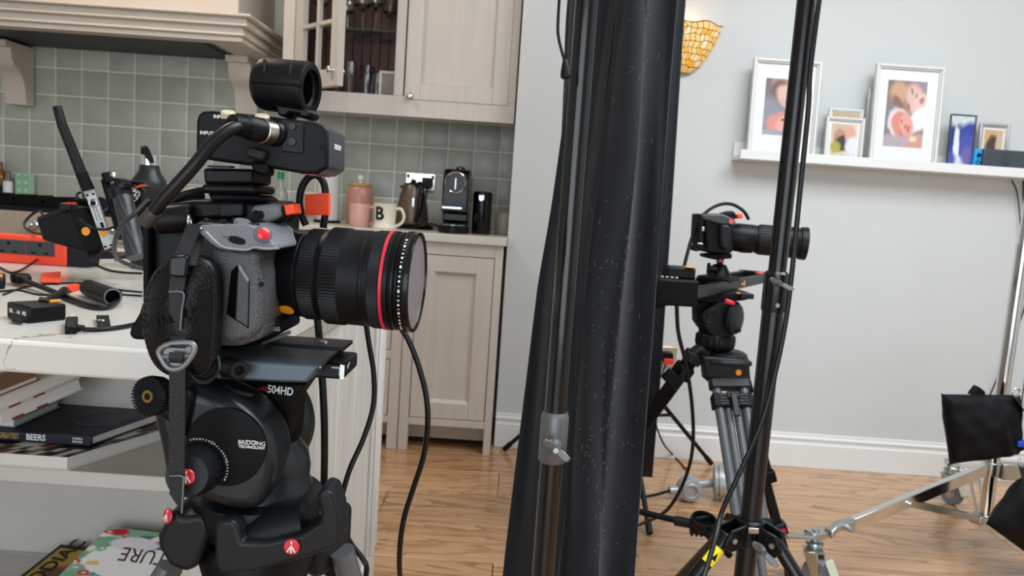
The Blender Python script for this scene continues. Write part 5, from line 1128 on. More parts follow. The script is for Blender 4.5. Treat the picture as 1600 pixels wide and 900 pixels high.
# plate receiver
ob('plate_receiver', MB().prism(yl([W(300, 557, .65), W(335, 560, .65), W(498, 572, .65), W(481, 598, .65), W(440, 597, .65), W(300, 590, .65)], .648), (0, .112, 0)), M_BGREY, fh, bev=.0025)
lk0, lk1 = W(352, 573, .655), W(374, 579, .630); ob('lock_knob', MB().lathe(lk0, lk1-lk0, [(0, .0085), (.004, .0098), ((lk1-lk0).length-.002, .0088), ((lk1-lk0).length, .0075), ((lk1-lk0).length, .0045), ((lk1-lk0).length-.006, .0042)], 48, rib=(1, 2, 3, .0008)), M_DGREY, fh)
q = W(457, 565.5, .672); ob('plate_screw', MB().lathe(q, UZ, [(0, .0055), (.0012, .005), (.0014, .002)], 20), M_STEEL, fh)
q = W(500, 574, .651); ob('corner_pin', MB().ball(q, .0012, 10), M_STEEL, fh)
ob('lever_groove', MB().tube(smooth([W(353, 602, .638), W(372, 613, .633), W(395, 618, .633)], 5), .002, 8), M_BLACK, fh)

# ================================================================== sliding camera plate
zpl = W(457, 566, .70).z
sp_ = root('camera_plate', 'long black sliding camera plate jutting out right of the fluid head', 'camera plate', (W(470, 560, .72).x, .72, zpl))
xa, xb = W(385, 560, .70).x, W(541, 570, .70).x
ob('plate', MB().bb((xa, .692, zpl-.012), (xb, .752, zpl+.0035)), M_ANOD, sp_, bev=.0025)
ob('slot', MB().bb((xa+.03, .716, zpl+.0032), (xb-.018, .722, zpl+.0042)), M_MATTE, sp_)
mb = MB(); q = Vector((xb+.0002, .70, zpl-.003))
mb.bb((xb-.012, .6914, zpl-.001), (xb-.004, .692, zpl+.0)); mb.bb((xb-.0046, .6914, zpl-.008), (xb-.004, .692, zpl-.001)); mb.bb((xb, .706, zpl-.004), (xb+.0005, .709, zpl)); mb.bb((xb, .711, zpl-.002), (xb+.0005, .713, zpl+.0015)); ob('printed_marks', mb, M_WHITE, sp_)
ob('edge_chamfer', MB().prism([(xb-.004, .6918, zpl-.0115), (xb-.0005, .6925, zpl-.0115), (xb-.0005, .6925, zpl+.002), (xb-.004, .6918, zpl+.003)], (.0006, 0, 0)), M_STEEL, sp_)
x2, x3 = W(418, 530, .73).x, W(540, 538, .73).x; z2 = W(480, 535, .735).z
ob('top_plate', MB().bb((x2, .722, z2-.004), (x3, .764, z2)), M_DGREY, sp_, bev=.0006); ob('riser', MB().bb((x2-.02, .725, zpl+.003), (x3-.03, .76, z2-.004)), M_ANOD, sp_, bev=.002)
ob('scale_edge', MB().prism([W(409, 532, .70), W(452, 516, .745), W(455, 517, .745), W(412, 534, .70)], (0, 0, -.003)), M_STEEL, sp_)
q = W(504, 533, .742); ob('screw', MB().lathe(Vector((q.x, .742, z2)), UZ, [(0, .0058), (.0012, .0052), (.0014, .002)], 20), M_STEEL, sp_)

# ================================================================== foreground camera
cm = root('cinema_camera', 'foreground cinema camera with speckled grey grip and large red ringed lens', 'camera', (W(330, 540, .70).x, .70, zpl+.006))
ob('body', pprism([(224, 322), (300, 309), (420, 313), (424, 350), (420, 505), (405, 540), (345, 548), (240, 535), (226, 470)], .672, .092), M_BLACK, cm, bev=.006)
ob('rear_plate', pprism([(221, 312), (232, 310), (234, 480), (222, 495)], .66, .11), M_MATTE, cm, bev=.003)
ob('battery', pprism([(200, 522), (203, 512), (216, 490), (222, 470), (236, 470), (236, 532), (206, 531)], .672, .06), M_MATTE, cm, bev=.004)
ob('rear_barrel', MB().lathe(W(244, 345, .66), W(300, 340, .66)-W(244, 345, .66), [(0, .009), (.004, .0125), (.03, .0125), (.034, .010)], 28), M_BLACK, cm)
ob('top_bar', pprism([(246, 320), (300, 313), (380, 314), (381, 341), (300, 345), (250, 342)], .665, .04), M_BLACK, cm, bev=.004)
ob('top_bar_panel', pprism([(341, 318), (379, 318), (379, 338), (342, 340)], .6635, .004), M_DGREY, cm, bev=.0015)
# grip: lower column, hood, insert
gp = [(336, 386), (396, 390), (412, 392), (410, 412), (414, 430), (414, 492), (410, 515), (396, 526), (372, 531), (345, 533), (330, 522), (331, 450), (338, 436), (340, 410)]
ob('grip', MB().prism(yl([W(x, y, .632) for x, y in gp], .622), (0, .07, 0)), M_SPECK, cm, bev=.010, seg=5, ang=60)
ob('grip_foot', pprism([(330, 505), (412, 505), (408, 530), (375, 541), (340, 542), (330, 530)], .632, .07), M_SPECK, cm, bev=.006, seg=3)
hp = [(308, 352), (340, 350), (394, 349), (412, 356), (428, 371), (438, 383), (437, 389), (415, 389.5), (399, 387), (386, 391), (368, 390), (350, 387), (337, 378), (325, 367)]
hd_ = ob('grip_hood', MB().prism(yl([W(x, y, .625) for x, y in hp], .612), (0, .085, 0)), M_HOODSH, cm, bev=.007, seg=4, ang=60)
ob('hood_rim', MB().tube(smooth([W(x, y, .6125) for x, y in ((322, 362), (336, 376), (350, 386), (369, 389), (386, 390), (399, 386), (416, 388.5), (436, 387.5))], 5), .0012, 8), mat('pale_edge', '9b9fa2', .4, metal=.4), hd_)  # paler tube along the lower edge of the hood
ob('control_deck', MB().prism([W(304, 349, .618), W(392, 350, .618), W(402, 341, .70), W(330, 336, .70)], (0, 0, -.006)), M_BLACK, cm, bev=.002)
dk = random.Random(5)
for (x, y, d, r) in ((325, 345, .64, .0034), (333, 351, .625, .0034), (345, 348, .632, .003), (349, 346, .64, .003), (356, 351, .622, .0028), (367, 344, .645, .003), (385, 350, .625, .003), (392, 352, .62, .003), (400, 351, .628, .003)):
    q = W(x, y, d); ob('button', MB().lathe(q-UZ*.001, UZ, [(0, r), (.0022, r), (.0028, r*.8), (.003, .0003)], 16), M_DGREY, cm)
q = W(378, 349, .622); ob('control_dial', MB().lathe(q-UZ*.002, (.2, -.2, 1), [(0, .007), (.004, .007), (.005, .006)], 36, rib=(0, 1, 2, .0006)), mat('grey_dial', '6d7275', .4), cm)
rb_ = W(411, 366, .6105); rn = Vector((.55, -1, .35)).normalized(); ob('record_surround', MB().lathe(rb_+rn*-.0005, rn, [(0, .0075), (.0014, .0072), (.0018, .0058)], 32), mat('slate_surround', '565b62', .4), cm); ob('record_button', MB().lathe(rb_+rn*.0006, rn, [(0, .0054), (.0016, .0052), (.0024, .0036), (.0026, .0005)], 32), M_RED, cm)
sl_ = MB(); ca_, cb_ = W(356, 372, .6118), W(384, 379, .6118); dd_ = (cb_-ca_).normalized(); pv = Vector((-dd_.z, 0, dd_.x)); Lq = (cb_-ca_).length
sl_.prism([ca_+dd_*(Lq/2+Lq/2*math.cos(a))+pv*.0032*math.sin(a) for a in [2*PI*k/24 for k in range(24)]], (0, -.0006, 0)); ob('strap_slot', sl_, M_MATTE, cm); ob('slot_wire', MB().tube([W(347, 369, .6108), W(359, 373, .6105)], .0007, 6), M_STEEL, cm)
ob('grip_recess_shade', pprism([(361, 424), (372, 413), (390, 438), (388, 513), (354, 491)], .6212, .004), mat('recess_shade_black', '040405', .95, spec=.1), cm)  # near-black plate on the grip face; the pocket's shade is its colour
ob('grip_insert', MB().prism([W(372, 414, .6205), W(389, 440, .6205), W(387, 512, .6205), W(367, 499, .6205), W(370, 440, .6205)], (0, .004, 0)), mat('grip_rubber', '3c3f42', .45), cm, bev=.0012)
ob('insert_bevel', MB().prism([W(371, 413, .620), W(376, 414, .6195), W(389, 438, .6195), W(386, 442, .6195), W(372, 420, .620)], (0, .003, 0)), mat('pale_bevel', '84898c', .4), cm, bev=.0008)
ob('front_port', MB().cyl(W(408.5, 444, .628), W(408.5, 444, .622), .0022), M_MATTE, cm)
# handle shoe with orange tape
ob('handle_shoe', pprism([(391, 326), (398, 321), (432, 317), (437, 322), (440, 338), (430, 343), (416, 349), (405, 344), (393, 338)], .668, .03), M_HOODSH, cm, bev=.003, seg=3); ob('shoe_opening', pprism([(393, 333), (398, 328), (410, 330), (413, 338), (408, 343), (399, 341)], .6672, .002), M_MATTE, cm)
ob('shoe_tip', pprism([(438, 322), (446, 322), (447, 342), (436, 345)], .672, .025), M_MATTE, cm, bev=.002); ob('orange_tape', pprism([(443, 320), (458, 318), (461, 334), (446, 337)], .670, .022), M_ORANGE, cm, bev=.001)
ob('tape_base', pprism([(428, 340), (461, 333), (452, 345), (432, 349)], .674, .022), M_MATTE, cm, bev=.002)
# lens
ldir = (W(657, 442, .694)-W(428, 423, .702)).normalized(); l0 = W(412, 421.5, .702); u = .702/1155
ps = 1/math.sqrt(1-.0)*.702/1155
def X(px): return (px-809)*.657/1155-l0.x
LB = mat('lens_barrel', '090b0e', .45, spec=.22, bump=.04, bscale=900)
prof = [(-.02, .036), (-.004, .0375), (.0, .0400), (X(462), .0412), (X(463), .0416), (X(466), .0416), (X(467), .0411), (X(469), .0418), (X(498), .0424), (X(501), .0428), (X(505), .0438), (X(508), .0446), (X(541), .0452), (X(542), .0450), (X(572), .0454), (X(573), .0446), (X(578), .0446), (X(579), .0454), (X(604), .0458)]
ln = ob('lens', MB().lathe(l0, ldir, prof, 96), LB, cm)
def ring(name, a, b, r, m, rib=None, n=96, lip=.0006): return ob(name, MB().lathe(l0+ldir*X(a), ldir, [(0, r-lip), (.0004, r), (X(b)-X(a)-.0004, r), (X(b)-X(a), r-lip)], n, rib), m, ln)
RBR = mat('ribbed_rubber', '111417', .42, spec=.25)
ring('zoom_ring', 473, 497, .0433, RBR, (1, 2, 2, .0011), 190); ring('focus_ring', 509, 538, .0461, RBR, (1, 2, 2, .0011), 190); ring('control_ring', 586, 604, .0464, M_DGREY, (1, 2, 2, .0004), 300)
ring('red_ring', 605, 611, .0471, M_RING); ring('front_barrel', 611, 619, .0469, M_BLACK); ring('hood_groove', 619, 623, .0455, M_MATTE); ring('bayonet', 623, 628, .0464, M_ANOD); ring('thread_ring', 628, 631, .0452, M_MATTE)
ring('filter_base', 631, 634, .0468, M_ANOD); vr = ring('filter_ring', 634, 645, .0476, M_MATTE, (1, 2, 3, .0006), 180)
fd0 = l0+ldir*X(645)
ob('filter_rim', MB().lathe(fd0, ldir, [(0, .0474), (.004, .0474), (.0046, .0468), (.0046, .0446), (.002, .0443), (.002, .0445), (0, .0445)], 96), M_GLOSS, ln)
ob('filter_glass', MB().lathe(fd0+ldir*.0012, ldir, [(0, .0442), (.0014, .0442)], 80), mat('filter_glass_reflection', 'b5aaab', .3, metal=.6), ln)  # pinkish grey reflection of the room is put into the base colour
lu = (UZ-ldir*UZ.dot(ldir)).normalized(); lv = ldir.cross(lu)
mb = MB()
for k in range(24):
    a = math.radians(58-5.2*k); d_ = -UY; rr = .0479; p = l0+ldir*X(639)+(lu*math.sin(a)+(-lv if lv.y > 0 else lv)*math.cos(a))*rr
    rd = (p-(l0+ldir*X(639))).normalized(); tg = ldir.cross(rd); w_ = (.0022, .0008, .0030, .0005, .0014)[k % 5]
    mb.prism([p+ldir*.0009+tg*w_*.45, p+ldir*.0009-tg*w_*.45, p-ldir*.0009-tg*w_*.45, p-ldir*.0009+tg*w_*.45], rd*.0002)
o = ob('filter_marks', mb, M_WHITE, ln); o['kind'] = 'stuff'
fwd = (-lv if lv.y > 0 else lv)
def onlens(px, ang, r): a = math.radians(ang); return l0+ldir*X(px)+(lu*math.sin(a)+fwd*math.cos(a))*r, (lu*math.sin(a)+fwd*math.cos(a))
p, nn = onlens(449, -52, .0414); tgx = ldir; tgy = nn.cross(ldir)
ob('amber_sticker', MB().prism([p+nn*.0002+tgx*.0072*math.cos(2*PI*k/28)+tgy*.0072*math.sin(2*PI*k/28)-nn*(.0006*abs(math.sin(2*PI*k/28))) for k in range(28)], nn*.0006), M_STICK, ln)
p, nn = onlens(433, -14, .0414); text('lens_lettering', 'RF24-70mm', .0042, p+nn*.0003, ldir.cross(nn), ldir, M_WHITE, ln)
ob('release_block', pprism([(405, 500), (416, 492), (438, 498), (441, 520), (425, 528), (406, 536)], .665, .06), M_MATTE, cm, bev=.003); q = W(432, 514, .6645); ob('block_badge', MB().box(q, (.0065, .0008, .004), Matrix.Rotation(-.05, 3, 'Y')), M_GREY, cm)
# hand strap
def pad_outline():
    L = [(262, 406), (240, 422), (226, 450), (218, 485), (219, 520), (229, 555), (244, 577), (268, 590), (300, 594), (322, 593), (333, 578), (336, 545), (339, 500), (340, 455), (337, 425), (326, 408), (306, 399), (284, 400)]
    return smooth([W(x, y, .60) for x, y in L+L[:1]], 3)[:-1]
po_ = pad_outline(); cpad = sum(po_, Vector())/len(po_)
def pad_pt(k, s): 
    p = cpad+(po_[k]-cpad)*s; return Vector((p.x, .604-.016*(1-s*s)+.012*((p.x-cpad.x)/.034)**2*.3, p.z))
mb = MB(); NP = len(po_); levels = [1., .985, .94, .88, .7, .45, .2]; off = [0, -.0035, -.0045, -.004, -.004, -.004, -.004]
vs = [pad_pt(k, s)+UY*o_ for s, o_ in zip(levels, off) for k in range(NP)]; fs = [(j*NP+k, j*NP+(k+1) % NP, (j+1)*NP+(k+1) % NP, (j+1)*NP+k) for j in range(len(levels)-1) for k in range(NP)]
fs.append([(len(levels)-1)*NP+k for k in range(NP)]); back = [pad_pt(k, 1.)+UY*.006 for k in range(NP)]; b0_ = len(vs); vs += back; fs += [(b0_+k, b0_+(k+1) % NP, (k+1) % NP, k) for k in range(NP)]; fs.append([b0_+NP-1-k for k in range(NP)])
hs = ob('hand_strap', mb.add(vs, fs), M_LEATH, cm, ang=60)
st_ = MB()
def dash(a, b): st_.tube([a, b], .00055, 5)
for s in (.91,):
    for k in range(NP):
        a, b = pad_pt(k, s)+UY*-.0045, pad_pt((k+1) % NP, s)+UY*-.0045; L_ = (b-a).length; m_ = max(1, int(L_/.0035))
        for q in range(m_): dash(a+(b-a)*((q+.15)/m_), a+(b-a)*((q+.75)/m_))
def padsurf(x, y):
    p = W(x, y, .592); s = min(1, (Vector((p.x-cpad.x, 0, p.z-cpad.z))).length/.055); return Vector((p.x, .604-.016*(1-s*s)-.0045, p.z))
for L in (((228, 478), (262, 468)), ((228, 470), (262, 461)), ((288, 460), (330, 446)), ((288, 452), (330, 438))):
    a, b = padsurf(*L[0]), padsurf(*L[1])
    for q in range(8): dash(a+(b-a)*((q+.1)/8), a+(b-a)*((q+.7)/8))
o = ob('stitching', st_, mat('dark_thread', '1d1e20', .7), hs); o['kind'] = 'stuff'
pc = padsurf(275, 494); text('embossed_name', 'SmallRig', .0150, Vector((pc.x, .5838, pc.z)), W(312, 489, .59)-W(240, 499, .59), UZ, mat('embossed_black', '060708', .5, spec=.15), hs, True)
def band(pts, wpx, th=.0016, name='webbing', m=M_WEB, par=None):
    P_ = [W(x, y, d) for x, y, d in pts]; d = pts[0][2]; wv = Vector((wpx*d/1155, 0, .0)); return ob(name, MB().ribbon(smooth(P_, 4), wv, th, UY), m, par or hs)
band([(303, 351, .612), (298, 366, .606), (290, 386, .596), (284, 402, .590), (280, 425, .586), (277, 445, .583), (275, 460, .582)], 22)
band([(312, 362, .620), (308, 380, .612), (302, 402, .60), (298, 415, .592)], 16)
ob('keeper', pprism([(265, 401), (290, 399), (293, 404), (291, 430), (286, 434), (266, 432), (263, 427)], .5805, .007), M_GLOSS, hs, bev=.002)
ob('strap_tip', pprism([(264, 456), (287, 458), (285, 480), (283, 513), (280, 518), (263, 487), (262, 472)], .5795, .003), M_WEB, hs, bev=.001); ob('tip_edge', MB().tube(smooth([W(264, 456, .579), W(286.5, 458, .579), W(284, 485, .579), W(281.5, 516, .579)], 4), .0006, 6), mat('frayed_edge', '6d7073', .6), hs)
ob('lug_ring', MB().torus(W(296, 345, .614), (1, .2, .1), .0042, .0011, 24), M_STEEL, hs); ob('lug_stud', MB().ball(W(314, 357, .611), .0016, 10), M_STEEL, hs)
# buckle and hanging tail
bo = smooth([W(x, y, .580) for x, y in ((256, 541), (270, 537), (297, 536), (304, 543), (300, 555), (289, 570), (276, 577), (262, 574), (252, 560), (248, 549), (256, 541))], 3)
bk = ob('buckle', MB().tube(bo, .0024, 10), mat('worn_pewter', '7d8082', .38, metal=.55), hs); ob('buckle_bar', MB().tube([W(252, 558, .580), W(299, 556, .580)], .0018, 8), mat('worn_pewter', '8b8e90'), bk)
ob('buckle_plate', pprism([(254, 544), (298, 540), (301, 545), (289, 567), (276, 574), (263, 571), (252, 553)], .5815, .0016), mat('worn_pewter', '8b8e90'), bk, bev=.0005)
band([(278, 526, .585), (278, 536, .580), (278, 543, .577)], 24, par=hs); band([(276, 551, .5775), (275, 559, .576), (275, 566, .5785)], 22, .002, par=hs)
band([(277, 573, .582), (277, 600, .582), (277, 650, .5835), (276.5, 700, .585), (276, 748, .586)], 25, .0016, 'tail_strap')
ob('tail_end', pprism([(264, 744), (287, 745), (286.5, 775), (285, 800), (282, 804), (277, 792), (264, 772)], .5835, .003), M_WEB, hs, bev=.001); ob('tail_edge', MB().tube(smooth([W(265, 744, .583), W(285, 744.5, .583), W(286, 760, .583), W(284, 802, .583)], 4), .0006, 6), mat('frayed_edge', '6d7073'), hs)
ob('wrist_loop', MB().tube(smooth([W(294, 566, .60), W(296, 582, .596), (W(308, 596, .594)), W(326, 596, .596), W(341, 580, .60), W(341, 562, .606), W(334, 548, .61)], 6), .0018, 8), M_RUB, hs)

# ================================================================== audio adapter
ad = root('audio_adapter', 'black two-channel audio adapter box with microphone holder on top of the camera', 'audio adapter', (W(420, 265, .69).x, .69, W(420, 265, .69).z))
fp = [(305, 247), (306, 190), (309, 179), (316, 173), (330, 172), (400, 179), (490, 190), (505, 195), (512, 205), (512, 262), (494, 272), (470, 271), (417, 262), (350, 253)]
ob('case', MB().prism(yl([W(x, y, .655) for x, y in fp], .655), (0, .062, 0)), mat('adapter_black', '090b0e', .5, spec=.22), ad, bev=.003, seg=3)
ob('end_cap', MB().prism([W(508, 196, .657), W(513, 205, .657), W(513, 262, .657), W(496, 272, .657), W(490, 272, .657), W(490, 193, .657)], (0, .064, 0)), mat('adapter_grey', '33373c', .42), ad, bev=.003, seg=3)
ecx = W(513, 230, .69).x; text('maker_mark', 'TASCAM', .0064, Vector((W(513, 230, .657).x+.0006, .688, W(524, 231, .69).z)), UY, UZ, M_WHITE, ad, True)
for s, x, y in (('INPUT 1', 347, 183), ('INPUT 2', 393, 187), ('INPUT', 323, 208)): text('panel_print', s, .0042, W(x, y, .6545), UX, UZ, M_WHITE, ad, True)
for x, y, r in ((311, 240, .0024), (504, 231, .0022), (325, 221, .0026), (382, 184, .0018)): q = W(x, y, .6552); ob('panel_screw', MB().cyl(q, q-UY*.0008, r, n=16), M_MATTE, ad)
ob('belt_clip_plate', pprism([(439, 186), (475, 191), (474, 240), (440, 237)], .6535, .003), M_BLACK, ad, bev=.0008)
for y in (197.5, 221.5): q = W(457, y, .653); ob('cap_screw', MB().lathe(q, -UY, [(0, .0033), (.0012, .003), (.0012, .0016), (.0004, .0014)], 18), M_GLOSS, ad)
for x, y in ((357, 178), (410, 183.5)): q = W(x, y+2, .652); ob('level_knob', MB().lathe(q-UZ*.002, (.05, -.35, 1), [(0, .0056), (.001, .0062), (.0045, .0062), (.0055, .0052), (.0058, .001)], 24), mat('ivory_knob', 'cdbfa6', .4), ad)
# xlr socket + plug
xs, xe = W(424, 207, .652), W(372, 196, .620); xd = (xe-xs).normalized(); Lx = (xe-xs).length
ob('socket_ring', MB().lathe(xs+xd*-.006, xd, [(0, .0118), (.005, .0118), (.006, .0112)], 32), M_ANOD, ad)
# microphone holder
m0, m1 = W(406, 131, .688), W(487, 139, .680); md = (m1-m0).normalized(); Lm = (m1-m0).length
mh = ob('mic_holder', MB().lathe(m0, md, [(0, .019), (.003, .0222), (.008, .0235), (Lm-.004, .0238), (Lm-.001, .0232), (Lm, .0215), (Lm, .017), (Lm-.03, .0165)], 56), M_BLACK, ad)
ob('holder_lining', MB().torus(m0+md*(Lm-.006), md, .0168, .0022, 40), M_RUB, mh); ob('holder_bore', MB().cyl(m0+md*(Lm-.0295), m0+md*(Lm-.0285), .016, n=32), M_MATTE, mh)
for t in (.012, Lm-.014): ob('holder_tab', MB().box(m0+md*t+Vector((0, -.0205, .013)), (.003, .004, .012)), M_DGREY, mh, bev=.001)
fr_l = m0+Vector((0, -.0235, -.001)); ob('holder_ridge', MB().tube([fr_l+md*.001, fr_l+md*(Lm-.002)], .0018, 8), M_BLACK, mh)
ob('holder_base', pprism([(430, 163), (478, 170), (488, 176), (482, 184), (470, 184), (466, 178), (452, 176), (446, 183), (434, 180)], .668, .03), M_BLACK, ad, bev=.003); ob('holder_foot', MB().lathe(W(480, 184, .685), UZ, [(0, .009), (.003, .010), (.006, .0075)], 24), M_RUB, ad)
# mounting column and clip
ob('column_upper', pprism([(316, 262), (396, 264), (396, 288), (318, 288)], .662, .05), M_BLACK, ad, bev=.003); ob('column_lower', pprism([(314, 287), (400, 289), (400, 303), (314, 302)], .66, .054), M_BLACK, ad, bev=.003)
ob('column_foot', pprism([(322, 300), (398, 304), (412, 314), (330, 316)], .665, .05), M_MATTE, ad, bev=.003); ob('column_groove', pprism([(324, 258), (360, 259), (360, 262), (324, 261)], .659, .01), M_DGREY, ad)
ob('clip_lever', pprism([(381, 232), (396, 229), (414, 236), (413, 249), (406, 252), (385, 245)], .645, .02), M_DGREY, ad, bev=.003); ob('clip_jaw', pprism([(391, 250), (416, 254), (419, 268), (417, 276), (398, 272), (392, 262)], .65, .02), M_MATTE, ad, bev=.003)
ob('red_underside', MB().bb((W(470, 268, .66).x, .66, W(490, 272, .66).z-.0008), (W(494, 270, .66).x, .71, W(490, 272, .66).z+.001)), mat('dark_red', '8a2a2a', .4), ad)
xc = root('xlr_cable', 'thick black microphone cable with a ribbed plug in the audio adapter', 'cable', xs)
ob('plug_sleeve', MB().lathe(xs+xd*.001, xd, [(0, .0108), (.010, .0108), (.011, .0095)], 32), M_NICKEL, xc); ob('plug_body', MB().lathe(xs+xd*.010, xd, [(0, .0102), (Lx*.42, .0102), (Lx*.46, .0092), (Lx*.88, .0078), (Lx*.92, .006)], 36), M_BLACK, xc)
for k in range(6): ob('boot_rib', MB().lathe(xs+xd*(.010+Lx*.50+k*.0026), xd, [(0, .0096-.0003*k), (.0013, .0096-.0003*k)], 28), M_BLACK, xc)
ob('lead', MB().tube(smooth([xe+xd*-.006, W(368, 199, .612), W(352, 207, .604), W(330, 226, .596), W(305, 257, .590), (W(280, 285, .588)), W(255, 312, .588), W(236, 336, .59), W(229, 344, .592)], 6), .0052, 14), M_CABLE, xc)
ob('lead_end_boot', MB().lathe(W(242, 330, .5895), W(228, 346, .592)-W(242, 330, .5895), [(0, .0054), (.002, .0062), (.014, .006), (.016, .003)], 18), mat('brown_black_rubber', '3b3532', .5), xc)
cable('handle_loop', [(318, 300, .69), (300, 303, .685), (280, 310, .68), (262, 322, .675), (246, 335, .67)], .006, 'thick dark cable curving from the adapter column to the camera rear')
tl_ = root('tally_loop', 'black cable loop with an orange tape flag behind the big lens', 'cable', W(490, 350, .76))
ob('lead', MB().tube(smooth([W(478, 352, .77), W(471, 335, .77), W(468, 312, .77), W(473, 290, .77), W(484, 276, .77), W(497, 275, .77), W(506, 287, .77), W(509, 310, .77), W(508, 335, .77), W(505, 356, .77)], 6), .0038, 10), M_CABLE, tl_)
ob('tape_flag', pprism([(476, 304), (504, 302), (513, 303), (513, 336), (476, 337)], .764, .0015), M_ORANGE, tl_); ob('tape_wrap', MB().cyl(W(508.5, 302, .77), W(508.5, 336, .77), .0052, n=16), M_ORANGE, tl_)
cable('thin_cord', [(232, 312, .66), (222, 322, .66), (205, 338, .66), (190, 352, .67), (181, 372, .69), (179, 392, .72), (186, 406, .755), (206, 415, .78), (228, 421, .80)], .0022, 'thin grey black cord looping from the camera rear onto the worktop', mat('grey_cord', '3a3c3e', .5))
gb = 'hanging cables beside the foreground camera'
cable('hanging_cable', [(571, 500, .80), (577, 540, .80), (584, 585, .80), (583, 635, .79), (568, 685, .78), (546, 735, .77), (533, 785, .77), (535, 820, .77), (549, 850, .77), (566, 872, .77), (573, 890, .77), (566, 930, .78), (560, 1010, .80)], .0030, 'black cable hanging below the lens beside the island panel', group=gb)
cable('hanging_cable', [(626, 512, .78), (640, 535, .78), (655, 575, .78), (666, 620, .78), (668, 665, .78), (661, 715, .79), (645, 765, .80), (630, 815, .81), (624, 870, .82), (626, 920, .84), (630, 1010, .9)], .0032, 'black cable hanging furthest right from the lens front', group=gb)
cable('hanging_cable', [(494, 480, .80), (498, 520, .80), (502, 570, .80), (506, 640, .80), (507, 700, .80), (506, 760, .80), (503, 860, .81)], .0042, 'straight black cable running down behind the fluid head', group=gb)
# ================================================================== gear on the island worktop
def on(x, y, up=0.): q = G(x, y, IZ); q.z += up; return q
def island_cable(name, px, r, label, m=M_CABLE, group=None): return cable(name, [on(x, y, r+h_) for x, y, h_ in px], r, label, m, group=group)
# extension lead
e0 = on(60, 414); ey = e0.y
xa, xb = W(-70, 405, ey).x, W(103, 414, ey).x; xc_ = W(138, 416, ey).x; zt = W(50, 369, ey).z
el = root('extension_lead', 'orange and black four-socket extension lead lying on its side on the worktop', 'extension lead', ((xa+xc_)/2, ey+.02, IZ))
H = zt-IZ
ob('orange_case', MB().bb((xa-.12, ey, IZ), (xb, ey+.045, zt)), M_ORPL, el, bev=.004)
ob('black_end', MB().prism([(xb-.012, ey+.004, IZ), (xc_-.004, ey+.004, IZ), (xc_, ey+.004, IZ+.02), (xc_-.006, ey+.004, zt-.002), (xb-.012, ey+.004, zt-.002)], (0, .042, 0)), M_DGREY, el, bev=.003)
z0, z1 = W(40, 398, ey).z, W(40, 376, ey).z
px_s = [(-48, 38), (39, 88)]
edges = [W(x, 385, ey).x for x in (-70, -12, 40, 86)]
for a, b in zip(edges, edges[1:]):
    so = ob('socket', MB().bb((a+.0008, ey-.0015, z0), (b-.0008, ey+.002, z1)), mat('socket_grey', '37393b', .5), el, bev=.0008); c_ = (a+b)/2
    for dx, dz, w_, h_ in ((0, .007, .0055, .0062), (-.013, -.009, .009, .003), (.013, -.009, .009, .003)): ob('pin_slot', MB().box((c_+dx, ey-.0017, (z0+z1)/2+dz), (w_, .0008, h_)), M_MATTE, so)
q = W(110, 380, ey+.003); ob('neon_switch', MB().box(q, (.011, .002, .006)), mat('dark_red_neon', '5a1f22', .3), el, bev=.0006); ob('print_strip', MB().box(q-UZ*.006, (.011, .0008, .001)), M_GREY, el)
# wireless video transmitter with antenna
tr_ = root('video_transmitter', 'black wireless transmitter with long antenna and silver bracket standing on the worktop', 'transmitter', on(140, 400)); ty = 1.30
ob('body', MB().prism([W(55, 342, ty), W(118, 326, ty), W(128, 332, ty), W(140, 396, ty), W(66, 376, ty)], (0, .05, 0)), M_BLACK, tr_, bev=.004)
ob('front_case', MB().prism([W(104, 330, ty-.03), W(130, 322, ty-.03), W(158, 388, ty-.03), W(152, 396, ty-.03), W(136, 396, ty-.03), W(120, 372, ty-.03)], (0, .05, 0)), M_MATTE, tr_, bev=.004)
ob('rear_fin', MB().prism([W(56, 340, ty+.01), W(104, 322, ty+.01), W(116, 324, ty+.01), W(62, 346, ty+.01)], (0, .05, 0)), M_DGREY, tr_, bev=.002)
q = W(134.5, 361.5, ty-.032); ob('amber_sticker', MB().cyl(q, q-UY*.0012, .0072, n=28), M_STICK, tr_)
q = W(108, 318, ty+.0); ob('orange_light', MB().box(q, (.014, .02, .003), Matrix.Rotation(-.15, 3, 'Y')), M_ORANGE, tr_); ob('light_base', MB().box(q-UZ*.006, (.02, .026, .011)), M_DGREY, tr_, bev=.002)
br = [W(131, 298, ty-.04), W(146, 294.5, ty-.04), W(177, 385, ty-.04), W(163, 391.5, ty-.04)]; bp_ = ob('silver_bracket', MB().prism(br, (0, .006, 0)), mat('brushed_alu', 'c6c8c8', .42, metal=.2), tr_, bev=.001)
for x, y, r in ((136.5, 305, .0021), (145.5, 303, .0021), (164.5, 385.5, .0021), (173.5, 383, .0021)): q = W(x, y, ty-.041); ob('bracket_hole', MB().cyl(q, q-UY*.0006, r, n=14), M_MATTE, bp_)
q = W(145.5, 317.5, ty-.041); ob('bracket_ring', MB().torus(q, UY, .0065, .0014, 28), M_STEEL, bp_); ob('bracket_bore', MB().cyl(q, q-UY*.0006, .004), M_MATTE, bp_)
ob('bracket_slot', MB().prism([W(156, 348, ty-.041), W(160, 347, ty-.041), W(163, 355, ty-.041), W(159, 356, ty-.041)], (0, -.0006, 0)), M_MATTE, bp_)
mb = MB()
for a, b in (((145.5, 325), (152, 345)), ((149.5, 324), (157, 344))): mb.tube([W(*a, ty-.0412), W(*b, ty-.0412)], .0004, 4)
ob('bracket_groove', mb, M_GREY, bp_); ob('bracket_tape', MB().prism([W(154, 361, ty-.0408), W(167, 361, ty-.0408), W(167, 367, ty-.0408), W(162, 371, ty-.0408), W(157, 369, ty-.0408)], (0, -.0006, 0)), M_STICK, bp_)
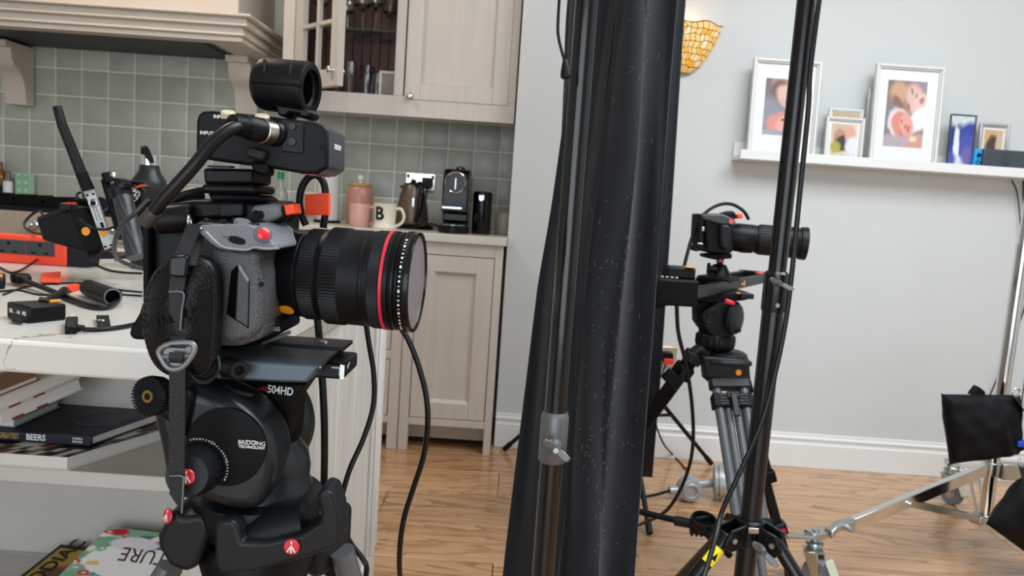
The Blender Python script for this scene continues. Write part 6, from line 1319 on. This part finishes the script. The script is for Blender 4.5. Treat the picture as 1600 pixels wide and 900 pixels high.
an = [W(89, 166, ty-.06), W(97, 195, ty-.058), W(119, 250, ty-.05), W(129, 276, ty-.046)]
ant = ob('antenna', MB().tube([an[0], an[0]+(an[1]-an[0])*.04, an[1], an[2], an[3]], [.0064, .0070, .0078, .0088, .0092], 16), M_RUB, tr_)
ob('antenna_hinge', MB().tube([W(127, 270, ty-.047), W(132, 282, ty-.045)], .0098, 12), M_MATTE, ant); ob('antenna_base', MB().tube([W(131, 280, ty-.045), W(138, 297, ty-.042)], [.0098, .0105], 14), M_MATTE, ant)
ob('strap_lead', MB().tube(smooth([W(124, 342, ty-.05), W(140, 354, ty-.055), W(152, 358, ty-.056), W(168, 358, ty-.055), W(180, 354, ty-.05)], 5), .0022, 8), M_CABLE, tr_)
ob('hoop', MB().tube(smooth([W(120, 312, ty-.01), W(121, 303, ty-.01), W(128, 301, ty-.01), W(131, 310, ty-.01)], 5), .002, 8), M_CABLE, tr_)
q = W(178, 372, ty-.035); ob('round_plug', MB().cyl(q, q-UY*.006, .0065), M_STEEL, tr_); ob('foot_plate', MB().prism([W(136, 393, ty-.03), W(200, 393, ty-.03), W(214, 399, ty-.06), W(136, 400, ty-.06)], (0, 0, -.006)), M_DGREY, tr_, bev=.002)
ob('thumb_wheel', MB().lathe(W(160, 320, ty), (.3, -1, .1), [(0, .012), (.02, .012), (.022, .009)], 24), M_DGREY, tr_)
# carbon handle
hy = 1.24; ch = root('carbon_grip', 'carbon fibre tube grip with knob leaning beside the transmitter', 'grip', on(208, 405))
ob('tube', MB().tube([W(190, 302, hy), W(214, 402, hy-.03)], .0155, 28), M_CARBON, ch); ob('collar', MB().tube([W(186, 291, hy), W(191, 308, hy)], .0175, 28), M_BLACK, ch)
ob('side_arm', MB().tube([W(164, 280, hy+.03), W(176, 322, hy+.03), W(190, 372, hy+.01)], .007, 14), M_MATTE, ch); ob('knob', MB().tube([W(166, 270, hy+.02), W(170, 284, hy+.02)], [.008, .0085], 16), M_MATTE, ch)
ob('clamp_block', MB().prism([W(176, 277, hy+.01), W(190, 280, hy+.01), W(194, 292, hy+.01), W(178, 294, hy+.01)], (0, .03, 0)), M_BLACK, ch, bev=.003); ob('chrome_dial', MB().lathe(W(180, 276, hy), UZ, [(0, .008), (.005, .008), (.007, .005)], 20), M_STEEL, ch)
ob('ring_plate', MB().lathe(W(193, 290, hy), UZ, [(-.003, .018), (.003, .018)], 28), M_ANOD, ch)
# grip body behind with orange tape and chrome clips
gg = root('battery_grip', 'black ribbed battery pack with orange tape and chrome clips by the bottle', 'battery pack', on(212, 395)); gy = 1.33
ob('case', MB().prism([W(196, 286, gy), W(222, 290, gy), W(228, 300, gy), W(232, 360, gy), W(226, 388, gy), W(206, 388, gy)], (0, .05, 0)), M_BLACK, gg, bev=.004); ob('tape', MB().prism([W(207, 292, gy-.001), W(221, 289, gy-.001), W(221, 292, gy-.001), W(208, 295, gy-.001)], (0, .02, 0)), M_ORANGE, gg)
for x, y in ((207, 300), (212, 303), (209, 308)): ob('chrome_clip', MB().torus(W(x, y, gy-.006), (.4, -1, .3), .006, .0018, 18), M_CHROME, gg)
ob('side_rail', MB().tube([W(222, 302, gy-.01), W(230, 350, gy-.01)], .004, 10), M_DGREY, gg); ob('cap', MB().prism([W(190, 281, gy), W(212, 281, gy), W(213, 286, gy), W(191, 287, gy)], (0, .03, 0)), M_DGREY, gg, bev=.002)
# water bottle
wb = on(232, 388); wy = 1.55; wb = Vector((W(232, 380, wy).x, wy, IZ)); wr = root('water_bottle', 'matt black steel water bottle with a loop lid on the island', 'bottle', wb)
zs_ = W(232, 282, wy).z-IZ; zn = W(232, 258, wy).z-IZ; zc_ = W(232, 243, wy).z-IZ; rr = 25.5*wy/1155
ob('body', MB().lathe(wb, UZ, [(0, rr*.94), (.004, rr), (zs_-.012, rr), (zs_, rr*.97), (zn-.014, rr*.62), (zn-.004, rr*.56), (zn, rr*.55)], 48), mat('matt_bottle', '15171b', .38), wr)
ob('steel_collar', MB().lathe(wb+UZ*zn, UZ, [(0, rr*.52), (zc_-zn, rr*.52), (zc_-zn+.001, rr*.48)], 40), M_CHROME, wr)
lc_ = wb+UZ*(zc_-.004); ob('carry_loop', MB().ribbon(smooth([lc_+Vector((.010, -.014, -.012)), lc_+Vector((.004, -.016, .006)), lc_+Vector((-.006, -.010, .020)), lc_+Vector((-.012, .0, .018)), lc_+Vector((-.014, .008, 0))], 5), Vector((.013, 0, .003)), .004, UY), M_RUB, wr)
# hdmi plug and cables
hd0 = on(62, 452)
hc = root('display_cable', 'thick black display cable with a gold tipped plug curling on the worktop', 'cable', hd0)
pa, pb = on(28, 443, .011), on(62, 461, .011); dv = (pb-pa).normalized(); sd = Vector((-dv.y, dv.x, 0)); Rp = Matrix((dv, sd, UZ)).transposed()
ob('plug_tip', MB().box(pa-dv*.003, (.014, .014, .005), Rp), M_BRASS, hc, bev=.001); ob('plug_body', MB().box(pa+dv*.021, (.042, .023, .013), Rp), M_BLACK, hc, bev=.003)
for k in range(4): ob('plug_ridge', MB().box(pa+dv*(.010+k*.006), (.002, .0235, .0138), Rp), M_GLOSS, hc)
ob('boot', MB().tube([pa+dv*.038, pa+dv*.058], [.0065, .0042], 14), M_RUB, hc)
ob('lead', MB().tube(smooth([pa+dv*.056, on(96, 466, .005), on(120, 476, .005), on(146, 484, .005), on(166, 485, .005), on(182, 478, .006), on(186, 470, .012)], 6), .0042, 12), M_CABLE, hc)
ft = root('foam_grip', 'short black ribbed tube with an open end on the worktop', 'tube', on(160, 476)); fa, fb = on(137, 462, .013), on(176, 478, .013)
ob('tube', MB().lathe(fa, fb-fa, [(0, .010), (.003, .0125), ((fb-fa).length, .0130), ((fb-fa).length, .0095), ((fb-fa).length-.02, .009)], 36), M_RUB, ft); ob('end_ring', MB().torus(fb, fb-fa, .0112, .0014, 32), M_GREY, ft)
ob('inner_core', MB().cyl(fb-(fb-fa).normalized()*.019, fb-(fb-fa).normalized()*.018, .0088), M_MATTE, ft)
tf = root('tape_flag', 'orange tape flag on a thin cord behind the display plug', 'tape', on(80, 442)); ob('tape', MB().prism([on(64, 436, .010), on(95, 436, .012), on(94, 446, .004), on(64, 444, .003)], (0, .0004, .0012)), M_ORANGE, tf)
tf = root('tape_flag', 'small orange tape wrap around the cord by the foam tube', 'tape', on(112, 456)); a_, b_ = on(104, 458, .005), on(119, 453, .005); ob('tape', MB().cyl(a_, b_, .0058, n=16), M_ORANGE, tf)
gc_ = 'thin cords strewn on the island worktop'
island_cable('thin_cord', [(0, 420, 0), (20, 428, 0), (45, 420, .004), (75, 405, .016), (100, 392, .026), (118, 393, .02), (140, 408, 0), (165, 422, 0), (190, 427, 0), (222, 429, 0)], .0022, 'thin cord arching over the black end of the extension lead', group=gc_)
island_cable('thin_cord', [(5, 462, 0), (40, 450, 0), (95, 444, 0), (130, 448, .004), (160, 450, 0), (190, 455, 0), (222, 458, 0)], .0016, 'thin cord running past the orange tape flag to the camera', group=gc_)
island_cable('thin_cord', [(0, 457, 0), (30, 455, 0), (62, 462, 0), (100, 461, 0), (120, 453, .003), (140, 448, .002), (180, 460, 0), (222, 464, 0)], .0016, 'thin cord running through the small orange tape wrap', group=gc_)
island_cable('thin_cord', [(180, 408, 0), (200, 402, 0), (222, 404, 0)], .002, 'short thin cord behind the carbon grip', group=gc_)
ob_ = cable('mains_lead', [(66, 366, 1.45), (48, 362, 1.5), (38, 350, 1.52), (50, 335, 1.54), (62, 330, 1.54), (68, 338, 1.52), (70, 346, 1.5)], .0028, 'thin black lead arching behind the extension lead by the cooker knobs')
# pocket receiver
rx = root('pocket_receiver', 'small black wireless receiver with orange strip on the worktop edge', 'receiver', on(56, 500)); A_, B_, C_, D_ = on(10, 497), on(60, 507), on(104, 500), on(62, 489)
B_ = on(46, 506); ob('case', MB().prism([A_, B_, C_, on(72, 493)], (0, 0, .021)), M_BLACK, rx, bev=.0025)
ob('clip', MB().prism([on(18, 503, .002), on(36, 506, .002), on(36, 509, .002), on(18, 506, .002)], (0, 0, .004)), M_BLACK, rx, bev=.001)
fx_ = (B_-A_).normalized(); fn = Vector((fx_.y, -fx_.x, 0)); mid = (A_+B_)/2+UZ*.011+fn*.0003
text('screen_print', 'DL', .007, mid-fx_*.014, fx_, UZ, M_WHITE, rx, True); text('screen_print', '-16', .0068, mid+fx_*.001, fx_, UZ, M_WHITE, rx, True); text('screen_print', 'M2', .007, mid+fx_*.015, fx_, UZ, M_WHITE, rx, True)
ob('orange_strip', MB().prism([on(76, 499, .0212), on(96, 496, .0212), on(94, 494, .0212), on(76, 496, .0212)], (0, 0, .0015)), M_STICK, rx); ob('ridge_block', MB().prism([on(60, 497, .021), on(78, 499, .021), on(76, 494, .021), on(62, 492, .021)], (0, 0, .003)), M_DGREY, rx)
ob('cable_stub', MB().tube(smooth([on(72, 494, .018), on(80, 484, .014), on(92, 472, .010), on(100, 462, .008)], 5), .006, 12), M_RUB, rx)
r2 = root('pocket_receiver', 'black receiver with amber sticker cut off by the left photo edge', 'receiver', on(0, 455)); ob('case', MB().prism([on(-30, 452), on(8, 452), on(9, 442), on(-30, 440)], (0, 0, .016)), M_BLACK, r2, bev=.003); ob('sticker', MB().prism([on(-6, 449, .0162), on(4, 449, .0162), on(4, 445, .0162), on(-6, 445, .0162)], (0, 0, .001)), M_STICK, r2)
# usb plug with tag
ua = on(118, 520); us = root('usb_cable', 'right-angled black usb cable with a paper tag on the worktop', 'cable', ua)
ob('tip', MB().prism([on(108, 507, .004), on(120, 505, .004), on(120, 497, .004), on(109, 498, .004)], (0, 0, .0035)), mat('pale_tip', 'd3cec6', .4, metal=.3), us, bev=.001); ob('plug', MB().prism([on(101, 523, 0), on(121, 522, 0), on(122, 506, 0), on(103, 507, 0)], (0, 0, .010)), M_BLACK, us, bev=.002)
ob('boot', MB().tube([on(118, 519, .005), on(132, 519, .005)], [.0048, .0034], 14), M_RUB, us); ob('lead', MB().tube(smooth([on(130, 519, .0035), on(150, 519, .0032), (on(175, 517, .0032)), on(200, 513, .0032), on(222, 508, .0035)], 5), .0028, 10), M_CABLE, us)
tg = [on(152, 516, .004), on(173, 515, .004), on(170, 500, .006), on(150, 500, .006)]; t_ = ob('tag', MB().prism(tg, (0, 0, .0004)), M_MATTE, us)
cx_ = sum(tg, Vector())/4; text('tag_print', 'USB-C', .004, cx_+UZ*.0008, (tg[2]-tg[1]), (tg[0]-tg[1]), M_WHITE, us); ob('tag_ring', MB().torus(cx_-UX*.005+UZ*.0008, UZ, .0016, .0003, 18, 5), M_WHITE, us)

# ================================================================== books on the shelves
def book(name, label, o, ux, uy, wd, dp, th, cover, pages=M_PAPER, spine=None, face=None, hard=.0022, n=(40, 50), cat='book'):
    """o: front-left bottom corner; ux along the spine (width), uy into the shelf; lies flat"""
    o, ux, uy = Vector(o), Vector(ux).normalized(), Vector(uy).normalized(); r_ = root(name, label, cat, o+ux*wd/2+uy*dp/2)
    def slab(a0, a1, b0, b1, c0, c1): return MB().prism([o+ux*a0+uy*b0+UZ*c0, o+ux*a1+uy*b0+UZ*c0, o+ux*a1+uy*b1+UZ*c0, o+ux*a0+uy*b1+UZ*c0], (0, 0, c1-c0))
    ob('pages', slab(.002, wd-.003, .002, dp-.003, hard, th-hard), pages, r_)
    ob('back_cover', slab(0, wd, 0, dp, 0, hard), cover, r_, bev=.0005, seg=1); ob('front_cover', slab(0, wd, 0, dp, th-hard, th), cover, r_, bev=.0005, seg=1)
    if spine is not None: ob('spine', slab(0, wd, -.0015, .002, 0, th), spine, r_, bev=.0008)
    if face: paint_grid('cover_print', o+UZ*(th+.0003), ux, uy, wd, dp, n[0], n[1], face, r_)
    return r_
sx = (0, 0, 0)
NAVY = mat('navy_cover', '171b2b', .45); PATT = mat('cream_cover', 'd5d1ca', .5)
z = Z1+.0003
thb = .0205
fB = G(106, 735, z); a = W(-60, 722, fB.y); bR = fB
def patf(u, v):
    q = (math.floor(u*13), math.floor(v*9)); h_ = (q[0]*37+q[1]*61+q[0]*q[1]*7) % 10
    return lin('151515') if h_ < 5 else (lin('d8d4cc') if h_ < 8 else (lin('8e2430') if h_ == 8 else lin('6b6a68')))
bk1 = book('book', 'thick white-paged book with a black, white and red cover, lowest on the shelf', (a.x, fB.y, z), (1, .0, 0), (.40, .917, 0), bR.x-a.x, .185, thb, PATT, face=patf, n=(60, 40))
z2_ = z+thb+.0012
nF = G(143, 697, z2_); NY = nF.y; a = W(-60, 690, NY); bR = nF; th2 = .0165
bk2 = book('book', 'dark navy book about greatest beers lying on the patterned book', (a.x, NY, z2_), (1, .0, 0), (.26, .965, 0), bR.x-a.x, .165, th2, NAVY, spine=NAVY)
sp0 = W(0, 686, NY); text('spine_title', 'GREATEST', .0125, Vector((W(15, 686, NY).x, NY-.0018, z2_+th2/2)), UX, UZ, mat('gold_ink', 'b08a55', .4), bk2, True, .56)
text('spine_title', 'BEERS', .0140, Vector((W(57, 686, NY).x, NY-.0018, z2_+th2/2)), UX, UZ, M_WHITE, bk2, True, .85)
for k, s in enumerate(('CAMRA', 'BOOKS')): text('spine_mark', s, .0048, Vector((W(122, 686, NY).x, NY-.0018, z2_+th2/2+.0028-.0052*k)), UX, UZ, M_WHITE, bk2, True)
u_ = Vector((.26, .965, 0)).normalized(); q = Vector((W(25, 660, SF+.1).x, SF+.10, z2_+th2+.0004)); text('cover_title', 'BEERS', .03, q-UX*.03, UX, u_, mat('grey_ink', '4c5162', .5), bk2); q2 = Vector((a.x, NY, z2_+th2+.0006))
ob('cover_ring', MB().torus(q2+UX*(bR.x-a.x)*.72+u_*.09, UZ, .036, .0006, 40, 5, arc=4.4, a0=.3), mat('grey_ink', '4c5162'), bk2); text('cover_title', 'GREATEST', .017, q2+UX*((bR.x-a.x)*.93)+u_*.085, u_, -UX, mat('grey_ink', '4c5162'), bk2)
z3 = z2_+th2+.0015
# two books stacked, turned so their fore edges face the viewer
o3 = W(3, 663, 1.125); e3 = W(131, 608, 1.235); ux = (e3-o3).normalized(); uy = Vector((-ux.y, ux.x, 0)).normalized(); un = ux.cross(uy)
def tilted(name, label, o, wd, dp, th, cover, stripes=None):
    r_ = root(name, label, 'book', o+ux*wd/2+uy*dp/2)
    def slab(a0, a1, b0, b1, c0, c1): return MB().prism([o+ux*a0+uy*b0+un*c0, o+ux*a1+uy*b0+un*c0, o+ux*a1+uy*b1+un*c0, o+ux*a0+uy*b1+un*c0], un*(c1-c0))
    ob('pages', slab(.003, wd-.003, .003, dp-.003, .002, th-.002), M_PAPER, r_); ob('back_cover', slab(0, wd, 0, dp, 0, .002), cover, r_, bev=.0004, seg=1); ob('front_cover', slab(0, wd, 0, dp, th-.002, th), cover, r_, bev=.0004, seg=1)
    if stripes:
        for k in range(int((wd-.04)/.038)):
            for c0 in (-.0002, th-.0022): ob('cover_stripe', slab(.016+k*.038, .034+k*.038, -.0005, .004, c0, c0+.0024), stripes, r_)
    return r_
tilted('book', 'white-paged book with red striped covers angled above the beer book', o3, (e3-o3).length, .07, .0225, PATT, mat('red_stripe', '8f2a38', .5))
tilted('book', 'white-paged book second from the top of the angled stack', o3+un*.0232-ux*.035, .19, .07, .021, PATT)
tilted('book', 'thin brown-covered book on top of the angled stack under the worktop', o3+un*.0448-ux*.12, .19, .07, .010, mat('brown_cover', '8d6a4c', .5))
book('book', 'grey book tucked under the angled stack at the left', (o3.x-.16, NY+.012, z2_+th2+.001), UX, UY, .16, .12, .014, mat('teal_grey_cover', '8d9a98', .6))
# lower shelf: magazines
zq = Z2+.0004
def floral(u, v):
    base = lin('7fa58c'); 
    fl_ = FLO(u, v); return fl_
fr_ = random.Random(4); FL = [(.5, .40, .46, .34, 0, 'e9e6e2', .06), (.60, .80, .34, .13, 6, '3d6377', .15), (.35, .72, .22, .12, 0, 'd9d5d8', .2), (.12, .93, .09, .06, 0, 'b3242f', .08)]
for k in range(42):
    x, y = fr_.random(), fr_.random()
    if abs(x-.5) < .36 and .12 < y < .7 and fr_.random() < .75: continue
    c_ = fr_.choice(('d98aa0', 'c8303f', 'e9d9cf', '4f7a66', 'e2a8b4', '87b59b', 'e6b84a')); r_ = fr_.uniform(.02, .06); FL.append((x, y, r_, r_*.8, fr_.uniform(0, 90), c_, .4))
    FL.append((x, y, r_*.35, r_*.3, 0, 'f1e6c9', .3))
FLO = blobs('7fa58c', FL)
bN = G(92, 905, Z2+.012); bF = W(170, 828, SB-.035)
mo = bN; mux = Vector((.985, -.10, 0)); muy = (bF-bN).normalized(); dpN = (bF-bN).length
mp_ = book('picture_book', 'green floral nature picture book flat on the lower shelf', mo, mux, muy, .205, dpN, .006, mat('green_cover', '7fa58c', .4), face=FLO, hard=.001, n=(90, 90))
text('cover_title', 'NATURE', .036, mo+mux*.135+muy*.055+UZ*.0068, -mux, -muy, mat('plum_ink', '4a3140', .5), mp_); text('cover_title', 'A YEAR IN', .010, mo+mux*.14+muy*.100+UZ*.0068, -mux, -muy, mat('plum_ink', '4a3140'), mp_)
text('publisher_mark', 'NOSY CROW', .0045, mo+mux*.027+muy*(dpN-.018)+UZ*.0068, -mux, -muy, M_WHITE, mp_, True)
ZF = blobs('a8842f', [(.5, .35, .3, .2, 0, 'a83e1e', .4), (.75, .5, .2, .2, 30, 'd0a93a', .5), (.3, .25, .2, .2, 0, '5b3b1c', .5), (.6, .2, .25, .15, 20, '2f4a3a', .5)])
zN = G(20, 912, Z2+.004); zF_ = W(95, 853, SB-.02)
zo = zN; zux = Vector((.985, -.10, 0)); zuy = (zF_-zN).normalized(); dpZ = (zF_-zN).length
zb_k = book('picture_book', 'black bordered gold zodiac book partly under the floral one', zo, zux, zuy, .16, dpZ, .0035, mat('black_cover', '161513', .4), hard=.001)
paint_grid('cover_print', zo+UZ*.0039+zux*.008+zuy*.01, zux, zuy, .144, dpZ-.02, 40, 50, ZF, zb_k); text('cover_title', 'ZODIAC', .036, zo+zux*.030+zuy*(dpZ*.47)+UZ*.0046, zuy, -zux, mat('black_ink', '14110c', .5), zb_k, True)
